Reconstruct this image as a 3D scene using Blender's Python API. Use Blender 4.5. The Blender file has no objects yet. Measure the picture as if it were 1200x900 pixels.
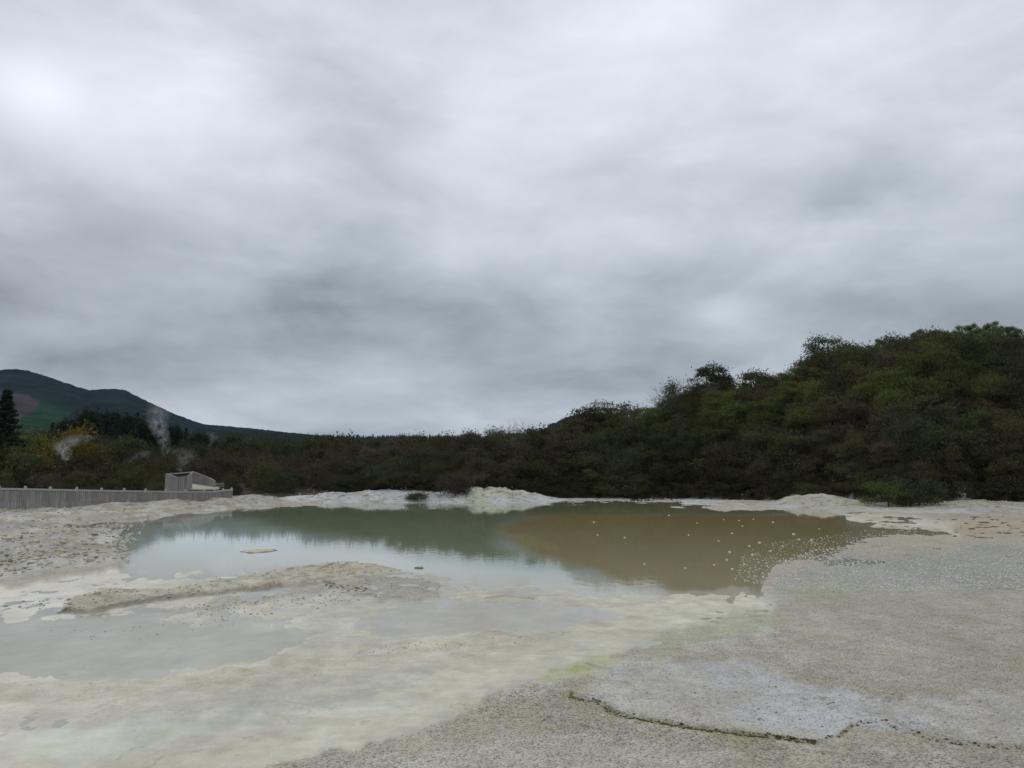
import bpy, math, random
import numpy as np
R = math.radians
random.seed(7)
rng = np.random.default_rng(11)
sc = bpy.context.scene
col = sc.collection

# ------------------------------------------------------------------ camera
F = 933.0; HC = 3.0; PITCH = math.atan(105/F)
cp, sp = math.cos(PITCH), math.sin(PITCH)
cam = bpy.data.cameras.new('camera'); cam.sensor_width = 36; cam.lens = 36*F/1200
cam.clip_start = 0.1; cam.clip_end = 20000
co = bpy.data.objects.new('camera', cam); col.objects.link(co)
co.location = (0, 0, HC); co.rotation_euler = (math.pi/2+PITCH, 0, 0); sc.camera = co

def ray(px, py):
    x = (np.asarray(px, float)-600)/F; y = (450-np.asarray(py, float))/F
    return x, cp-sp*y, sp+cp*y
def gpt(px, py, z=0.0):
    x, f, u = ray(px, py); t = (z-HC)/u
    return x*t, f*t
def to_px(X, Y, Z=0.0):
    Zr = Z-HC
    f = cp*Y+sp*Zr; u = -sp*Y+cp*Zr
    f = np.maximum(f, 0.05)
    return 600+F*X/f, 450-F*u/f
def u_of(X, Y):                       # column on the horizon of a bearing
    return 600+F*(X/np.maximum(Y, 0.01))/cp
def ang(px, py):                      # photo point -> (u, tan elevation)
    x, f, u = ray(px, py)
    return 600+F*(x/f)/cp, u/np.hypot(x, f)
def bearing(u): return math.atan((u-600)/F*cp)
def at(u, d): a = bearing(u); return d*math.sin(a), d*math.cos(a)

# ------------------------------------------------------------------ noise
def hsh(ix, iy, s):
    h = (ix.astype(np.int64)*374761393 + iy.astype(np.int64)*668265263 + s*974711) & 0xffffffff
    h = ((h ^ (h >> 13))*1274126177) & 0xffffffff
    return ((h ^ (h >> 16)) & 0xffff)/65535.0
def vn(x, y, s=0):
    ix = np.floor(x); iy = np.floor(y); fx = x-ix; fy = y-iy
    fx = fx*fx*(3-2*fx); fy = fy*fy*(3-2*fy)
    a = hsh(ix, iy, s); b = hsh(ix+1, iy, s); c = hsh(ix, iy+1, s); d = hsh(ix+1, iy+1, s)
    return (a*(1-fx)+b*fx)*(1-fy)+(c*(1-fx)+d*fx)*fy
def fbm(x, y, o=4, s=0):
    r = 0; a = 1; t = 0
    for k in range(o):
        r = r+a*(vn(x*2**k+17.3*k, y*2**k-9.1*k, s+k)-.5); t += a; a *= .55
    return r/t*2
def sst(a, b, x):
    t = np.clip((x-a)/(b-a), 0, 1); return t*t*(3-2*t)

# ------------------------------------------------------------------ mesh helpers
def mesh_obj(name, V, Fc, mats, parent=None, smooth=False, midx=None):
    me = bpy.data.meshes.new(name)
    V = np.asarray(V, np.float32)
    if isinstance(Fc, np.ndarray):
        n, k = Fc.shape
        me.vertices.add(len(V)); me.vertices.foreach_set('co', V.ravel())
        me.loops.add(n*k); me.loops.foreach_set('vertex_index', Fc.astype(np.int32).ravel())
        me.polygons.add(n); me.polygons.foreach_set('loop_start', np.arange(0, n*k, k, dtype=np.int32))
        me.polygons.foreach_set('loop_total', np.full(n, k, np.int32))
        me.update(calc_edges=True)
    else:
        me.from_pydata([tuple(map(float, v)) for v in V], [], Fc)
    if smooth: me.polygons.foreach_set('use_smooth', np.ones(len(me.polygons), bool))
    for m in (mats if isinstance(mats, (list, tuple)) else [mats]): me.materials.append(m)
    if midx is not None: me.polygons.foreach_set('material_index', np.asarray(midx, np.int32))
    me.update()
    o = bpy.data.objects.new(name, me); col.objects.link(o)
    if parent: o.parent = parent
    return o
def tag(o, label=None, cat=None, group=None, kind=None):
    if label: o['label'] = label
    if cat: o['category'] = cat
    if group: o['group'] = group
    if kind: o['kind'] = kind
    return o
def empty(name, loc, rz=0, s=1):
    o = bpy.data.objects.new(name, None); col.objects.link(o); o.location = loc
    o.rotation_euler = (0, 0, rz); o.scale = (s, s, s) if not isinstance(s, tuple) else s
    o.empty_display_size = .3
    return o
def attr(o, name, data):
    me = o.data; a = me.color_attributes.new(name, 'FLOAT_COLOR', 'POINT')
    d = np.ones((len(me.vertices), 4), np.float32); d[:, :data.shape[1]] = data
    a.data.foreach_set('color', d.ravel())

class MB:
    def __init__(s): s.v = []; s.f = []
    def add(s, V, Fc):
        n = len(s.v); s.v += [tuple(v) for v in V]; s.f += [tuple(i+n for i in f) for f in Fc]
    def box(s, a, b, w, h, up=(0, 0, 1), jit=0):       # beam from a to b, width w, height h
        a = np.array(a, float); b = np.array(b, float); d = b-a; d /= np.linalg.norm(d)
        up = np.array(up, float); sd = np.cross(d, up)
        if np.linalg.norm(sd) < 1e-3: sd = np.cross(d, (1, 0, 0))
        sd /= np.linalg.norm(sd); u2 = np.cross(sd, d)
        V = []
        for p in (a, b):
            for i, j in ((-1, -1), (1, -1), (1, 1), (-1, 1)): V.append(p+sd*w/2*i+u2*h/2*j)
        s.add(V, [(0, 3, 2, 1), (4, 5, 6, 7), (0, 1, 5, 4), (1, 2, 6, 5), (2, 3, 7, 6), (3, 0, 4, 7)])
    def tube(s, pts, rad, n=5):
        pts = [np.array(p, float) for p in pts]; V = []; Fc = []
        for i, p in enumerate(pts):
            d = pts[min(i+1, len(pts)-1)]-pts[max(i-1, 0)]; d /= np.linalg.norm(d)+1e-9
            x = np.cross(d, (0.3, 1, 0.1)); x /= np.linalg.norm(x)+1e-9; y = np.cross(d, x)
            for k in range(n):
                t = 2*math.pi*k/n; V.append(p+rad[i]*(x*math.cos(t)+y*math.sin(t)))
        for i in range(len(pts)-1):
            for k in range(n): Fc.append((i*n+k, i*n+(k+1) % n, (i+1)*n+(k+1) % n, (i+1)*n+k))
        Fc.append(tuple(range(n))[::-1]); Fc.append(tuple((len(pts)-1)*n+k for k in range(n)))
        s.add(V, Fc)
    def build(s, name, mat, parent=None, smooth=False): return mesh_obj(name, s.v, s.f, mat, parent, smooth)

# ------------------------------------------------------------------ materials
class NT:
    def __init__(s, nt): s.n = nt.nodes; s.l = nt.links
    def new(s, t, **k):
        o = s.n.new(t)
        for a, b in k.items(): setattr(o, a, b)
        return o
    def put(s, inp, v):
        if isinstance(v, bpy.types.NodeSocket): s.l.new(v, inp)
        elif v is not None:
            if isinstance(v, (tuple, list)) and len(v) == 3 and inp.type == 'RGBA': v = (*v, 1)
            inp.default_value = v
    def math(s, op, a, b=None, c=None, clamp=False):
        o = s.new('ShaderNodeMath', operation=op, use_clamp=clamp)
        s.put(o.inputs[0], a); s.put(o.inputs[1], b); s.put(o.inputs[2], c); return o.outputs[0]
    def vmath(s, op, a, b=None):
        o = s.new('ShaderNodeVectorMath', operation=op); s.put(o.inputs[0], a); s.put(o.inputs[1], b)
        return o.outputs['Value'] if op == 'DOT_PRODUCT' else o.outputs[0]
    def mix(s, f, a, b, mode='MIX'):
        o = s.new('ShaderNodeMix', data_type='RGBA', blend_type=mode)
        s.put(o.inputs[0], f); s.put(o.inputs[6], a); s.put(o.inputs[7], b); return o.outputs[2]
    def noise(s, vec, scale, det=4, rough=.55, dist=0, out=0):
        o = s.new('ShaderNodeTexNoise'); s.put(o.inputs['Vector'], vec); s.put(o.inputs['Scale'], scale)
        s.put(o.inputs['Detail'], det); s.put(o.inputs['Roughness'], rough); s.put(o.inputs['Distortion'], dist)
        return o.outputs[out]
    def vor(s, vec, scale, feature='F1'):
        o = s.new('ShaderNodeTexVoronoi', feature=feature); s.put(o.inputs['Vector'], vec); s.put(o.inputs['Scale'], scale)
        return o
    def scale(s, vec, x, y, z):
        o = s.new('ShaderNodeMapping'); s.put(o.inputs[0], vec); o.inputs['Scale'].default_value = (x, y, z); return o.outputs[0]
    def rng(s, v, a, b, c, d, clamp=True):
        o = s.new('ShaderNodeMapRange', clamp=clamp); s.put(o.inputs[0], v)
        for i, q in enumerate((a, b, c, d)): s.put(o.inputs[i+1], q)
        return o.outputs[0]
    def bump(s, h, st, dist):
        o = s.new('ShaderNodeBump'); s.put(o.inputs['Height'], h); s.put(o.inputs['Strength'], st)
        s.put(o.inputs['Distance'], dist); return o.outputs[0]
def mat(name):
    m = bpy.data.materials.new(name); m.use_nodes = True; m.node_tree.nodes.clear(); t = NT(m.node_tree)
    t.out = t.new('ShaderNodeOutputMaterial'); return m, t
def princ(t, colr, rough=.8, spec=.3, normal=None):
    p = t.new('ShaderNodeBsdfPrincipled'); t.put(p.inputs['Base Color'], colr); t.put(p.inputs['Roughness'], rough)
    t.put(p.inputs['Specular IOR Level'], spec)
    if normal: t.put(p.inputs['Normal'], normal)
    return p.outputs[0]

def leaf_mat(name, c1, c2, c3=None):
    m, t = mat(name)
    tc = t.new('ShaderNodeTexCoord').outputs['Object']; oi = t.new('ShaderNodeObjectInfo').outputs['Random']
    geo = t.new('ShaderNodeNewGeometry'); isl = geo.outputs['Random Per Island']
    n = t.noise(tc, .9, 2)
    c = t.mix(t.rng(n, .38, .62, 0, 1), c1, c2)
    if c3: c = t.mix(t.math('MULTIPLY', t.rng(oi, .45, 1, 0, 1), .8), c, c3)
    v = t.math('MULTIPLY_ADD', isl, .5, .92)
    v = t.math('MULTIPLY', v, t.math('MULTIPLY_ADD', t.math('FRACT', t.math('MULTIPLY', oi, 7.31)), .6, .7))
    hs = t.new('ShaderNodeHueSaturation'); t.put(hs.inputs['Value'], v); t.put(hs.inputs['Color'], c)
    d = princ(t, hs.outputs[0], .75, .15)
    tr = t.new('ShaderNodeBsdfTranslucent'); t.put(tr.inputs[0], hs.outputs[0])
    mx = t.new('ShaderNodeMixShader'); mx.inputs[0].default_value = .25
    t.l.new(d, mx.inputs[1]); t.l.new(tr.outputs[0], mx.inputs[2]); t.l.new(mx.outputs[0], t.out.inputs[0]); return m
def plain_mat(name, c, var=.35, sc_=3, rough=.85, stretch=(1, 1, 1)):
    m, t = mat(name); tc = t.new('ShaderNodeTexCoord').outputs['Object']
    n = t.noise(t.scale(tc, *stretch), sc_, 5)
    isl = t.new('ShaderNodeNewGeometry').outputs['Random Per Island']
    v = t.math('ADD', t.math('MULTIPLY_ADD', n, var*2, 1-var-.15), t.math('MULTIPLY', isl, .3))
    hs = t.new('ShaderNodeHueSaturation'); t.put(hs.inputs['Value'], v); hs.inputs['Color'].default_value = (*c, 1)
    t.l.new(princ(t, hs.outputs[0], rough, .2, t.bump(n, .5, .02)), t.out.inputs[0]); return m

M = {}
M['olive'] = leaf_mat('olive_leaves', (.058, .058, .026), (.084, .080, .033), (.082, .066, .038))
M['dark'] = leaf_mat('dark_leaves', (.044, .052, .024), (.066, .074, .029), (.05, .05, .025))
M['brown'] = leaf_mat('brown_leaves', (.075, .058, .040), (.060, .062, .028), (.095, .075, .058))
M['bright'] = leaf_mat('bright_green_leaves', (.06, .078, .024), (.085, .10, .03))
M['lime'] = leaf_mat('lime_leaves', (.078, .09, .026), (.108, .118, .034))
M['yellow'] = leaf_mat('yellow_leaves', (.14, .115, .018), (.19, .145, .022), (.12, .13, .02))
M['pine'] = leaf_mat('pine_needles', (.022, .034, .022), (.032, .046, .026))
M['crestpine'] = leaf_mat('crest_pine_needles', (.075, .125, .04), (.11, .16, .05))
M['bark'] = plain_mat('grey_bark', (.065, .054, .045), .3, 4)
M['twig'] = plain_mat('pale_twigs', (.17, .145, .13), .3, 4)
M['wood'] = plain_mat('weathered_timber', (.275, .255, .24), .35, 1.5, .8, (6, 6, 1))
M['rail'] = plain_mat('weathered_rail', (.36, .36, .34), .2, 2, .8)
M['floor'] = plain_mat('pale_deck', (.46, .41, .30), .2, 2, .8)

# ------------------------------------------------------------------ ground painting (albedo and height as the place has them, but undercut shade in the ridge colour)
def poly_sd(px, py, P):
    P = np.array(P, float); d2 = np.full(px.shape, 1e18); ins = np.zeros(px.shape, bool)
    for i in range(len(P)):
        a = P[i]; b = P[(i+1) % len(P)]; e = b-a
        wx = px-a[0]; wy = py-a[1]; t = np.clip((wx*e[0]+wy*e[1])/(e@e+1e-9), 0, 1)
        d2 = np.minimum(d2, (wx-e[0]*t)**2+((wy-e[1]*t)*2.0)**2)
        c = (a[1] > py) != (b[1] > py)
        with np.errstate(divide='ignore', invalid='ignore'):
            ins ^= c & (px < (b[0]-a[0])*(py-a[1])/(b[1]-a[1]+1e-12)+a[0])
    d = np.sqrt(d2); return np.where(ins, -d, d)
def line_d(px, py, P, ys=2.0):
    P = np.array(P, float); best = np.full(px.shape, 1e9); side = np.zeros(px.shape)
    for i in range(len(P)-1):
        a = P[i]; b = P[i+1]; e = b-a; wx = px-a[0]; wy = py-a[1]
        t = np.clip((wx*e[0]+wy*e[1])/(e@e+1e-9), 0, 1)
        d = np.hypot(wx-e[0]*t, (wy-e[1]*t)*ys); m = d < best
        best = np.where(m, d, best); side = np.where(m, np.sign(e[0]*wy-e[1]*wx), side)
    return best, side

CREAM = (.55, .50, .385); PALEG = (.53, .49, .37); TAUPE = (.49, .43, .34); MILK = (.48, .445, .36)
GRAV = (.475, .42, .33); LAV = (.55, .535, .51); BEIGE = (.40, .355, .275); ALG = (.36, .40, .09); DKG = (.115, .10, .03)
WHITE = (.55, .54, .52); YEL = (.50, .48, .28); GREYB = (.36, .335, .29)
CRACK = [(668, 817), (700, 823), (722, 838), (760, 846), (800, 852), (860, 860), (925, 867), (955, 872), (985, 862), (1000, 850), (1030, 846), (1060, 857), (1100, 870), (1160, 876), (1290, 888)]
POND = [(140, 640), (165, 618), (205, 606), (250, 600), (300, 595.5), (345, 591.5), (420, 588.5), (500, 588), (556, 592), (606, 591), (660, 587.5), (790, 586), (795, 591), (850, 595), (940, 597), (1010, 606), (1045, 625), (1000, 645), (900, 655), (885, 675), (872, 696), (760, 696), (700, 692), (600, 682), (500, 667), (420, 657), (300, 664), (200, 672), (160, 664)]
SHALLOW = [(-500, 672), (0, 688), (110, 668), (160, 652), (300, 655), (500, 650), (700, 685), (880, 690), (905, 702), (885, 735), (760, 757), (690, 775), (620, 800), (560, 835), (430, 870), (330, 895), (200, 920), (-600, 1000)]
RIDGE = [(66, 716), (80, 700), (120, 690), (200, 690), (270, 678), (360, 661), (410, 656), (450, 661), (470, 668), (440, 676), (370, 684), (300, 693), (220, 700), (150, 709), (118, 717), (72, 720)]
# (polygon, colour, softness px, warp px, height, height strength, speckle, wet, streak)
LAY = [
 (SHALLOW, MILK, 14, 14, .003, 1, .15, .8, .7),
 ([(-500, 552), (0, 580), (330, 575), (352, 590), (300, 595), (250, 599), (205, 604), (165, 612), (145, 630), (175, 650), (150, 662), (60, 672), (0, 684), (-500, 680)], BEIGE, 12, 12, .10, 1, .6, .3, .4),
 (POND, (.42, .40, .33), 26, 6, -.22, 1, .1, 1, 0),
 ([(905, 672), (960, 655), (1010, 625), (1000, 600), (1060, 601), (1500, 603), (1500, 648), (1000, 652), (920, 690)], (.42, .37, .26), 60, 24, .006, 1, .3, .6, 1),
 ([(1000, 600), (1100, 608), (1160, 620), (1110, 628), (1000, 612)], CREAM, 14, 14, .01, .6, .2, .6, 1),
 ([(1080, 612), (1500, 606), (1500, 632), (1120, 626)], (.44, .36, .25), 30, 16, .003, .6, .3, .6, .8),
 ([(905, 676), (925, 660), (965, 652), (990, 643), (1500, 632), (1500, 684), (1150, 690), (1000, 694), (900, 695)], (.42, .395, .34), 40, 40, .012, 1, 1, .3, .2),
 ([(900, 690), (930, 680), (1050, 686), (1060, 692), (940, 702)], (.43, .41, .28), 26, 18, .004, .5, .8, .4, .3),
 ([(700, 697), (870, 692), (890, 705), (880, 730), (760, 755), (680, 775), (610, 798), (540, 828), (430, 866), (330, 892), (200, 912), (0, 935), (0, 860), (250, 855), (420, 820), (560, 770), (640, 740), (690, 715)], PALEG, 16, 16, .007, .8, .08, .7, .9),
 ([(420, 730), (470, 712), (580, 705), (700, 710), (720, 722), (640, 738), (540, 744), (440, 742)], (.49, .43, .345), 24, 12, -.02, .8, 0, 1, .4),
 ([(-500, 722), (70, 726), (200, 728), (330, 728), (350, 745), (310, 770), (250, 785), (100, 795), (-500, 790)], (.48, .44, .35), 30, 16, -.02, .8, .05, 1, .4),
 ([(-500, 792), (0, 800), (200, 796), (300, 778), (430, 757), (520, 745), (640, 738), (700, 728), (600, 760), (480, 775), (330, 800), (200, 812), (0, 830), (-500, 840)], CREAM, 12, 14, .010, .8, .3, .5, 1),
 ([(520, 695), (640, 702), (760, 700), (870, 690), (880, 702), (760, 714), (640, 710), (560, 702)], CREAM, 10, 8, .009, .7, .25, .5, 1),
 ([(60, 850), (250, 838), (330, 842), (200, 875), (0, 895), (-300, 880)], (.47, .47, .36), 25, 20, .002, .5, 0, .9, .5),
 ([(-500, 690), (0, 700), (90, 690), (60, 722), (-500, 722)], (.39, .38, .35), 14, 12, -.002, .5, .1, .9, .6),
 ([(395, 672), (470, 668), (520, 682), (520, 700), (440, 702), (380, 692), (220, 720), (180, 716), (300, 698)], (.42, .385, .31), 12, 12, .004, .9, .7, .5, .4),
 ([(690, 783), (780, 778), (860, 782), (940, 800), (1060, 812), (1120, 812), (1500, 845), (1500, 880), (1100, 868), (1050, 853), (1000, 846), (960, 866), (860, 857), (760, 842), (720, 832), (672, 815), (700, 800)], LAV, 26, 26, .022, .9, .6, .25, .1),
 ([(560, 835), (610, 802), (650, 795), (700, 826), (750, 848), (900, 872), (960, 885), (900, 890), (700, 868), (600, 862), (500, 870)], (.43, .385, .275), 26, 16, .012, .5, 1, .4, .1),
 ([(620, 800), (660, 780), (700, 772), (740, 776), (700, 790), (650, 800)], (.46, .45, .26), 26, 16, .002, .4, .3, .5, .3),
 ([(640, 786), (672, 780), (690, 784), (660, 790)], (.38, .40, .14), 14, 10, .006, .4, .3, .5, .3),
 ([(740, 755), (890, 715), (910, 720), (900, 735), (760, 775)], (.44, .43, .30), 20, 14, 0, .3, .6, .4, .5),
]
LAYB = [
 # far banks
 ([(318, 584), (350, 580), (400, 576), (430, 575), (560, 562), (600, 562), (700, 580), (700, 586), (640, 588), (606, 591), (556, 592), (430, 588.5), (345, 590.5), (322, 588)], WHITE, 2, 4, .03, .4, .5, 0, .5),
 ([(545, 578), (565, 566), (610, 566), (640, 582), (610, 588), (550, 590)], (.53, .51, .38), 5, 4, 0, 0, .5, 0, .5),
 ([(790, 585), (830, 583), (1000, 575), (1500, 570), (1500, 600), (1000, 601), (940, 597), (850, 595), (800, 592)], WHITE, 2, 4, .04, .4, .5, 0, .4),
 ([(840, 586), (900, 586), (930, 590), (1050, 594), (1110, 588), (1500, 590), (1500, 598), (1000, 599), (930, 595), (850, 593)], (.49, .46, .36), 5, 4, 0, 0, .5, 0, .6),
]
# crest silhouette of the scrub, and base distances
SIL = [(-300, 520), (0, 522), (250, 535), (330, 532), (400, 524), (430, 518), (480, 512), (540, 510), (600, 508), (640, 508), (670, 496), (700, 484), (740, 485), (765, 478), (790, 462), (830, 450), (870, 452), (900, 448), (930, 438), (950, 424), (1000, 414), (1050, 409), (1100, 402), (1150, 400), (1200, 401), (1300, 402), (1500, 415)]
SU, SE = np.array([ang(*p) for p in SIL]).T
DC = lambda u: np.interp(u, [-300, 300, 430, 600, 700, 900, 1200, 1500], [230, 200, 135, 125, 122, 135, 150, 160])
DS = lambda u: np.interp(u, [-300, 0, 300, 420, 480, 560, 620, 700, 900, 960, 1050, 1150, 1500], [98, 99, 99, 96, 93, 92, 95, 99, 93, 90, 80, 88, 88])
CAN = 3.4
BUMPS = [(578, 92, 46, 4.5, 1.5), (470, 93, 75, 5, 1.0), (385, 97, 40, 5, .5), (965, 82, 38, 5, .95), (925, 84, 16, 4, .5), (855, 74, 45, 3, .32), (1130, 84, 90, 6, .55),
         (300, 88, 60, 5, .5), (-60, 71, 130, 5, .34), (120, 77, 90, 5, .3), (255, 84, 16, 3, .35), (215, 80, 40, 5, .3)]
def ground_eval(X, Y):
    X = np.asarray(X, float); Y = np.asarray(Y, float)
    d = np.hypot(X, Y); front = Y > 0.5
    px, py = to_px(X, np.maximum(Y, .3)); py = np.where(front, py, 2000.)
    u = np.where(front, u_of(X, np.maximum(Y, .3)), np.where(X > 0, 3000, -3000)); u = np.clip(u, -3000, 3000)
    C = np.tile(np.array(GRAV), (*X.shape, 1)); h = np.full(X.shape, .016)
    sp_ = np.full(X.shape, .9); wet = np.full(X.shape, .35); stk = np.full(X.shape, .1)
    foot = np.clip(d/12, .6, 5)
    wx = fbm(X*.9/foot*1.6, Y*.35/foot*1.6, 4, 3); wy = fbm(X*.5/foot*1.6+40, Y*.30/foot*1.6, 4, 9)
    hf = fbm(X*3/foot, Y*2.6/foot, 5, 15)*1.6
    def lay(L, far=False):
        P, c, soft, warp, hh, hs, s_, w_, k_ = L
        q = np.array(P); mg = soft*2+warp*3+4
        ii = (px > q[:, 0].min()-mg) & (px < q[:, 0].max()+mg) & (py > q[:, 1].min()-mg) & (py < q[:, 1].max()+mg) & front
        if not ii.any(): return
        sd = poly_sd(px[ii]+wx[ii]*warp*2.4, py[ii]+wy[ii]*warp*.45, P)
        m = sst(soft*.5, -soft*.5, sd+hf[ii]*(soft*.7+2.5))
        mm = m[:, None]; C[ii] = C[ii]*(1-mm)+np.array(c)*mm
        h[ii] += (hh-h[ii])*m*hs; sp_[ii] += (s_-sp_[ii])*m; wet[ii] += (w_-wet[ii])*m; stk[ii] += (k_-stk[ii])*m
    for L in LAY: lay(L)
    # rough, patchy beige flats on the left: pale crust, grey gravel, brown stains
    g = front & (py < 700) & (px < 420)
    if g.any():
        lb = poly_sd(px[g], py[g], LAY[1][0]); m = sst(6, -8, lb)
        n1 = fbm(X[g]*.35, Y[g]*.16, 5, 21); n2 = fbm(X[g]*.6+9, Y[g]*.22, 5, 33)
        a = (sst(.0, .35, n1)*m)[:, None]; C[g] = C[g]*(1-a)+np.array((.50, .47, .41))*a
        a = (sst(-.02, .25, n2)*m)[:, None]*.85; C[g] = C[g]*(1-a)+np.array((.29, .245, .165))*a
        a = (sst(.1, .3, fbm(X[g]*1.4, Y[g]*.5, 4, 43))*m)[:, None]*.8; C[g] = C[g]*(1-a)+np.array((.56, .53, .47))*a
        a = (sst(.1, .35, fbm(X[g]*.5, Y[g]*.3+70, 4, 41))*m)[:, None]*.7; C[g] = C[g]*(1-a)+np.array((.36, .345, .33))*a
        h[g] += 1.7*m*(.20*fbm(X[g]*.45, Y[g]*.25, 5, 51)+.09*fbm(X[g]*1.6, Y[g]*.9, 4, 52))
    if g.any():      # green backwater
        pd = poly_sd(px[g]+wx[g]*14, py[g]+wy[g]*6, [(60, 614), (110, 610), (180, 607), (230, 602), (200, 610), (165, 616), (120, 617), (75, 618)])
        m = sst(3, -3, pd); h[g] = h[g]*(1-m)+(-.08)*m
    # ridge of broken sinter, near foot coloured dark for wet algae and undercut shade
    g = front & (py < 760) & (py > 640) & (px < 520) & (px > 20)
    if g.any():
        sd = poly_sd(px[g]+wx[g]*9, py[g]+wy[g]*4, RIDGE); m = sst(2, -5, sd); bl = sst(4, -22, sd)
        P_ = np.stack([px[g], py[g]], 1)
        w = 1-.65*sst(150, 420, P_[:, 0])
        h[g] = np.where(m > 0, h[g]*(1-m)+m*(.04+.10*bl+.08*fbm(X[g]*1.8, Y[g]*1.2, 4, 61)+.07*fbm(X[g]*5, Y[g]*3, 3, 62))*w, h[g])
        n1 = fbm(X[g]*1.1, Y[g]*.6, 5, 63)[:, None]
        cc = np.array((.52, .465, .34))*(1-sst(-.1, .3, n1))+np.array((.58, .54, .42))*sst(-.1, .3, n1)
        n1 = fbm(X[g]*4, Y[g]*2.2, 4, 67)[:, None]; a = sst(.12, .4, n1)*.75; cc = cc*(1-a)+np.array((.22, .19, .12))*a
        C[g] = C[g]*(1-m[:, None])+cc*m[:, None]; sp_[g] += (.5-sp_[g])*m; wet[g] += (.1-wet[g])*m
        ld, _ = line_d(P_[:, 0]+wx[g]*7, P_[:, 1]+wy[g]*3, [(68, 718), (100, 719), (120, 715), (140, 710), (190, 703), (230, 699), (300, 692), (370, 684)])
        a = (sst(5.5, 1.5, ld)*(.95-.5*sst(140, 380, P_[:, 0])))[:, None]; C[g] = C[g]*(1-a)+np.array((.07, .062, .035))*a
        m2 = sst(1, -12, poly_sd(P_[:, 0], P_[:, 1], [(72, 721), (140, 714), (160, 716), (120, 727), (80, 729)]))[:, None]*.8
        C[g] = C[g]*(1-m2)+np.array((.36, .32, .17))*m2
    # thin lips of crust, with crumbs
    for P, c, wd, hh, br in (
        ([(0, 700+15), (30, 716), (70, 708)], (.52, .49, .39), 6, .004, .2),
        ([(300, 735), (340, 734), (400, 728), (410, 742), (440, 746), (520, 745), (620, 741), (700, 738), (800, 730)], (.62, .58, .44), 6, .004, .3),
        ([(568, 702), (600, 699), (620, 702)], (.30, .22, .13), 3, .014, .9),
        ([(0, 803), (60, 801), (200, 798), (280, 786), (330, 772), (420, 762), (470, 756), (560, 748)], (.60, .55, .40), 7, .006, .3),
        ([(0, 832), (60, 826), (160, 815), (260, 806), (400, 790), (520, 768), (600, 760)], (.58, .53, .40), 6, .004, .4),
        ([(0, 870), (120, 858), (240, 838), (330, 835), (480, 825)], (.56, .55, .47), 9, .002, .2),
        ([(500, 660), (560, 665), (640, 668)], (.5, .47, .4), 3, .002, .5),
        ([(420, 674), (430, 690), (410, 692)], (.3, .28, .22), 2.5, .01, .7),
        ([(380, 680), (398, 689), (432, 693)], (.10, .09, .07), 4, .015, .8),
        ([(684, 779), (700, 783), (720, 788), (745, 787), (770, 784), (800, 776)], (.20, .18, .10), 2.6, .008, .5),
        ([(690, 795), (706, 800), (712, 797)], (.16, .14, .08), 2.6, .008, .4),
        ([(680, 803), (720, 800), (760, 806)], (.38, .40, .2), 4, .003, .4)):
        q = np.array(P); g = front & (px > q[:, 0].min()-40) & (px < q[:, 0].max()+40) & (py > q[:, 1].min()-20) & (py < q[:, 1].max()+20)
        if not g.any(): continue
        ld, _ = line_d(px[g]+wx[g]*16, py[g]+wy[g]*7, P); br_ = sst(-.3-br*.2, .1+br*.2, fbm(X[g]*2.2, Y[g]*1.4, 3, 71))*br+(1-br)
        cs = 1 if c[0] < .45 else 0; a = sst(wd*(1.2 if cs else 2.6), wd*.1, ld)*br_*(1 if cs else .7); C[g] = C[g]*(1-a[:, None])+np.array(c)*a[:, None]; h[g] += a*hh*1.5
    g = front & (py > 655) & (py < 960) & (px < 920)
    if g.any():
        m = sst(10, -20, poly_sd(px[g]+wx[g]*20, py[g]+wy[g]*8, SHALLOW))
        f1 = fbm(X[g]*.55, Y[g]*.42, 6, 131); f2 = np.abs(fbm(X[g]*.9+7, Y[g]*.8, 5, 133)); f3 = fbm(X[g]*3.2, Y[g]*2.4, 4, 137)
        a = (sst(.05, .3, f1)*m*.35)[:, None]; C[g] = C[g]*(1-a)+np.array((.57, .53, .42))*a; h[g] += a[:, 0]*.012
        a = (sst(.0, -.28, f1)*m*.3)[:, None]; C[g] = C[g]*(1-a)+np.array((.41, .37, .30))*a
        a = (sst(.03, .0, f2)*sst(-.12, .08, f3)*m*sst(-.12, .1, fbm(X[g]*.3, Y[g]*.25, 3, 139))*.6)[:, None]; C[g] = C[g]*(1-a)+np.array((.33, .28, .20))*a; h[g] += a[:, 0]*.01
        h[g] += m*.006*f3; C[g] *= (1+.22*f3*m)[:, None]
    g = front & (px > 880) & (px < 1130) & (py > 597) & (py < 668)
    if g.any():
        m = sst(880, 930, px[g])*sst(1130, 1080, px[g])*sst(668, 655, py[g])*sst(597, 603, py[g])
        h[g] += m*(.09*fbm(X[g]*.45, Y[g]*.22, 5, 151)+.05*fbm(X[g]*2, Y[g]*.9, 4, 153))
    # mossy crack that bounds the white crust
    g = front & (py > 790) & (py < 915) & (px > 620)
    if g.any():
        ld, s = line_d(px[g]+wx[g]*5, py[g]+wy[g]*3, CRACK, 1.6)
        fade = .3+.7*sst(1010, 860, px[g]); nn = .6+.4*sst(-.3, .2, fbm(X[g]*3, Y[g]*3, 3, 81))
        a = (sst(26, 3, ld)*.55*fade)[:, None]; C[g] = C[g]*(1-a)+np.array((.33, .32, .12))*a
        a = (sst(5.2+4*fbm(X[g]*1.1, Y[g]*1.1, 3, 84), .5, ld)*fade*nn*sst(-.5, -.05, fbm(X[g]*1.5, Y[g]*1.5, 4, 82)))[:, None]; C[g] = C[g]*(1-a)+np.array(DKG)*a
        h[g] += sst(14, 2, ld)*np.where(s < 0, .013, -.006)
        ld, s = line_d(px[g]+wx[g]*5, py[g]+wy[g]*3, [(672, 816), (700, 819), (712, 827)], 1.6)
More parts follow.
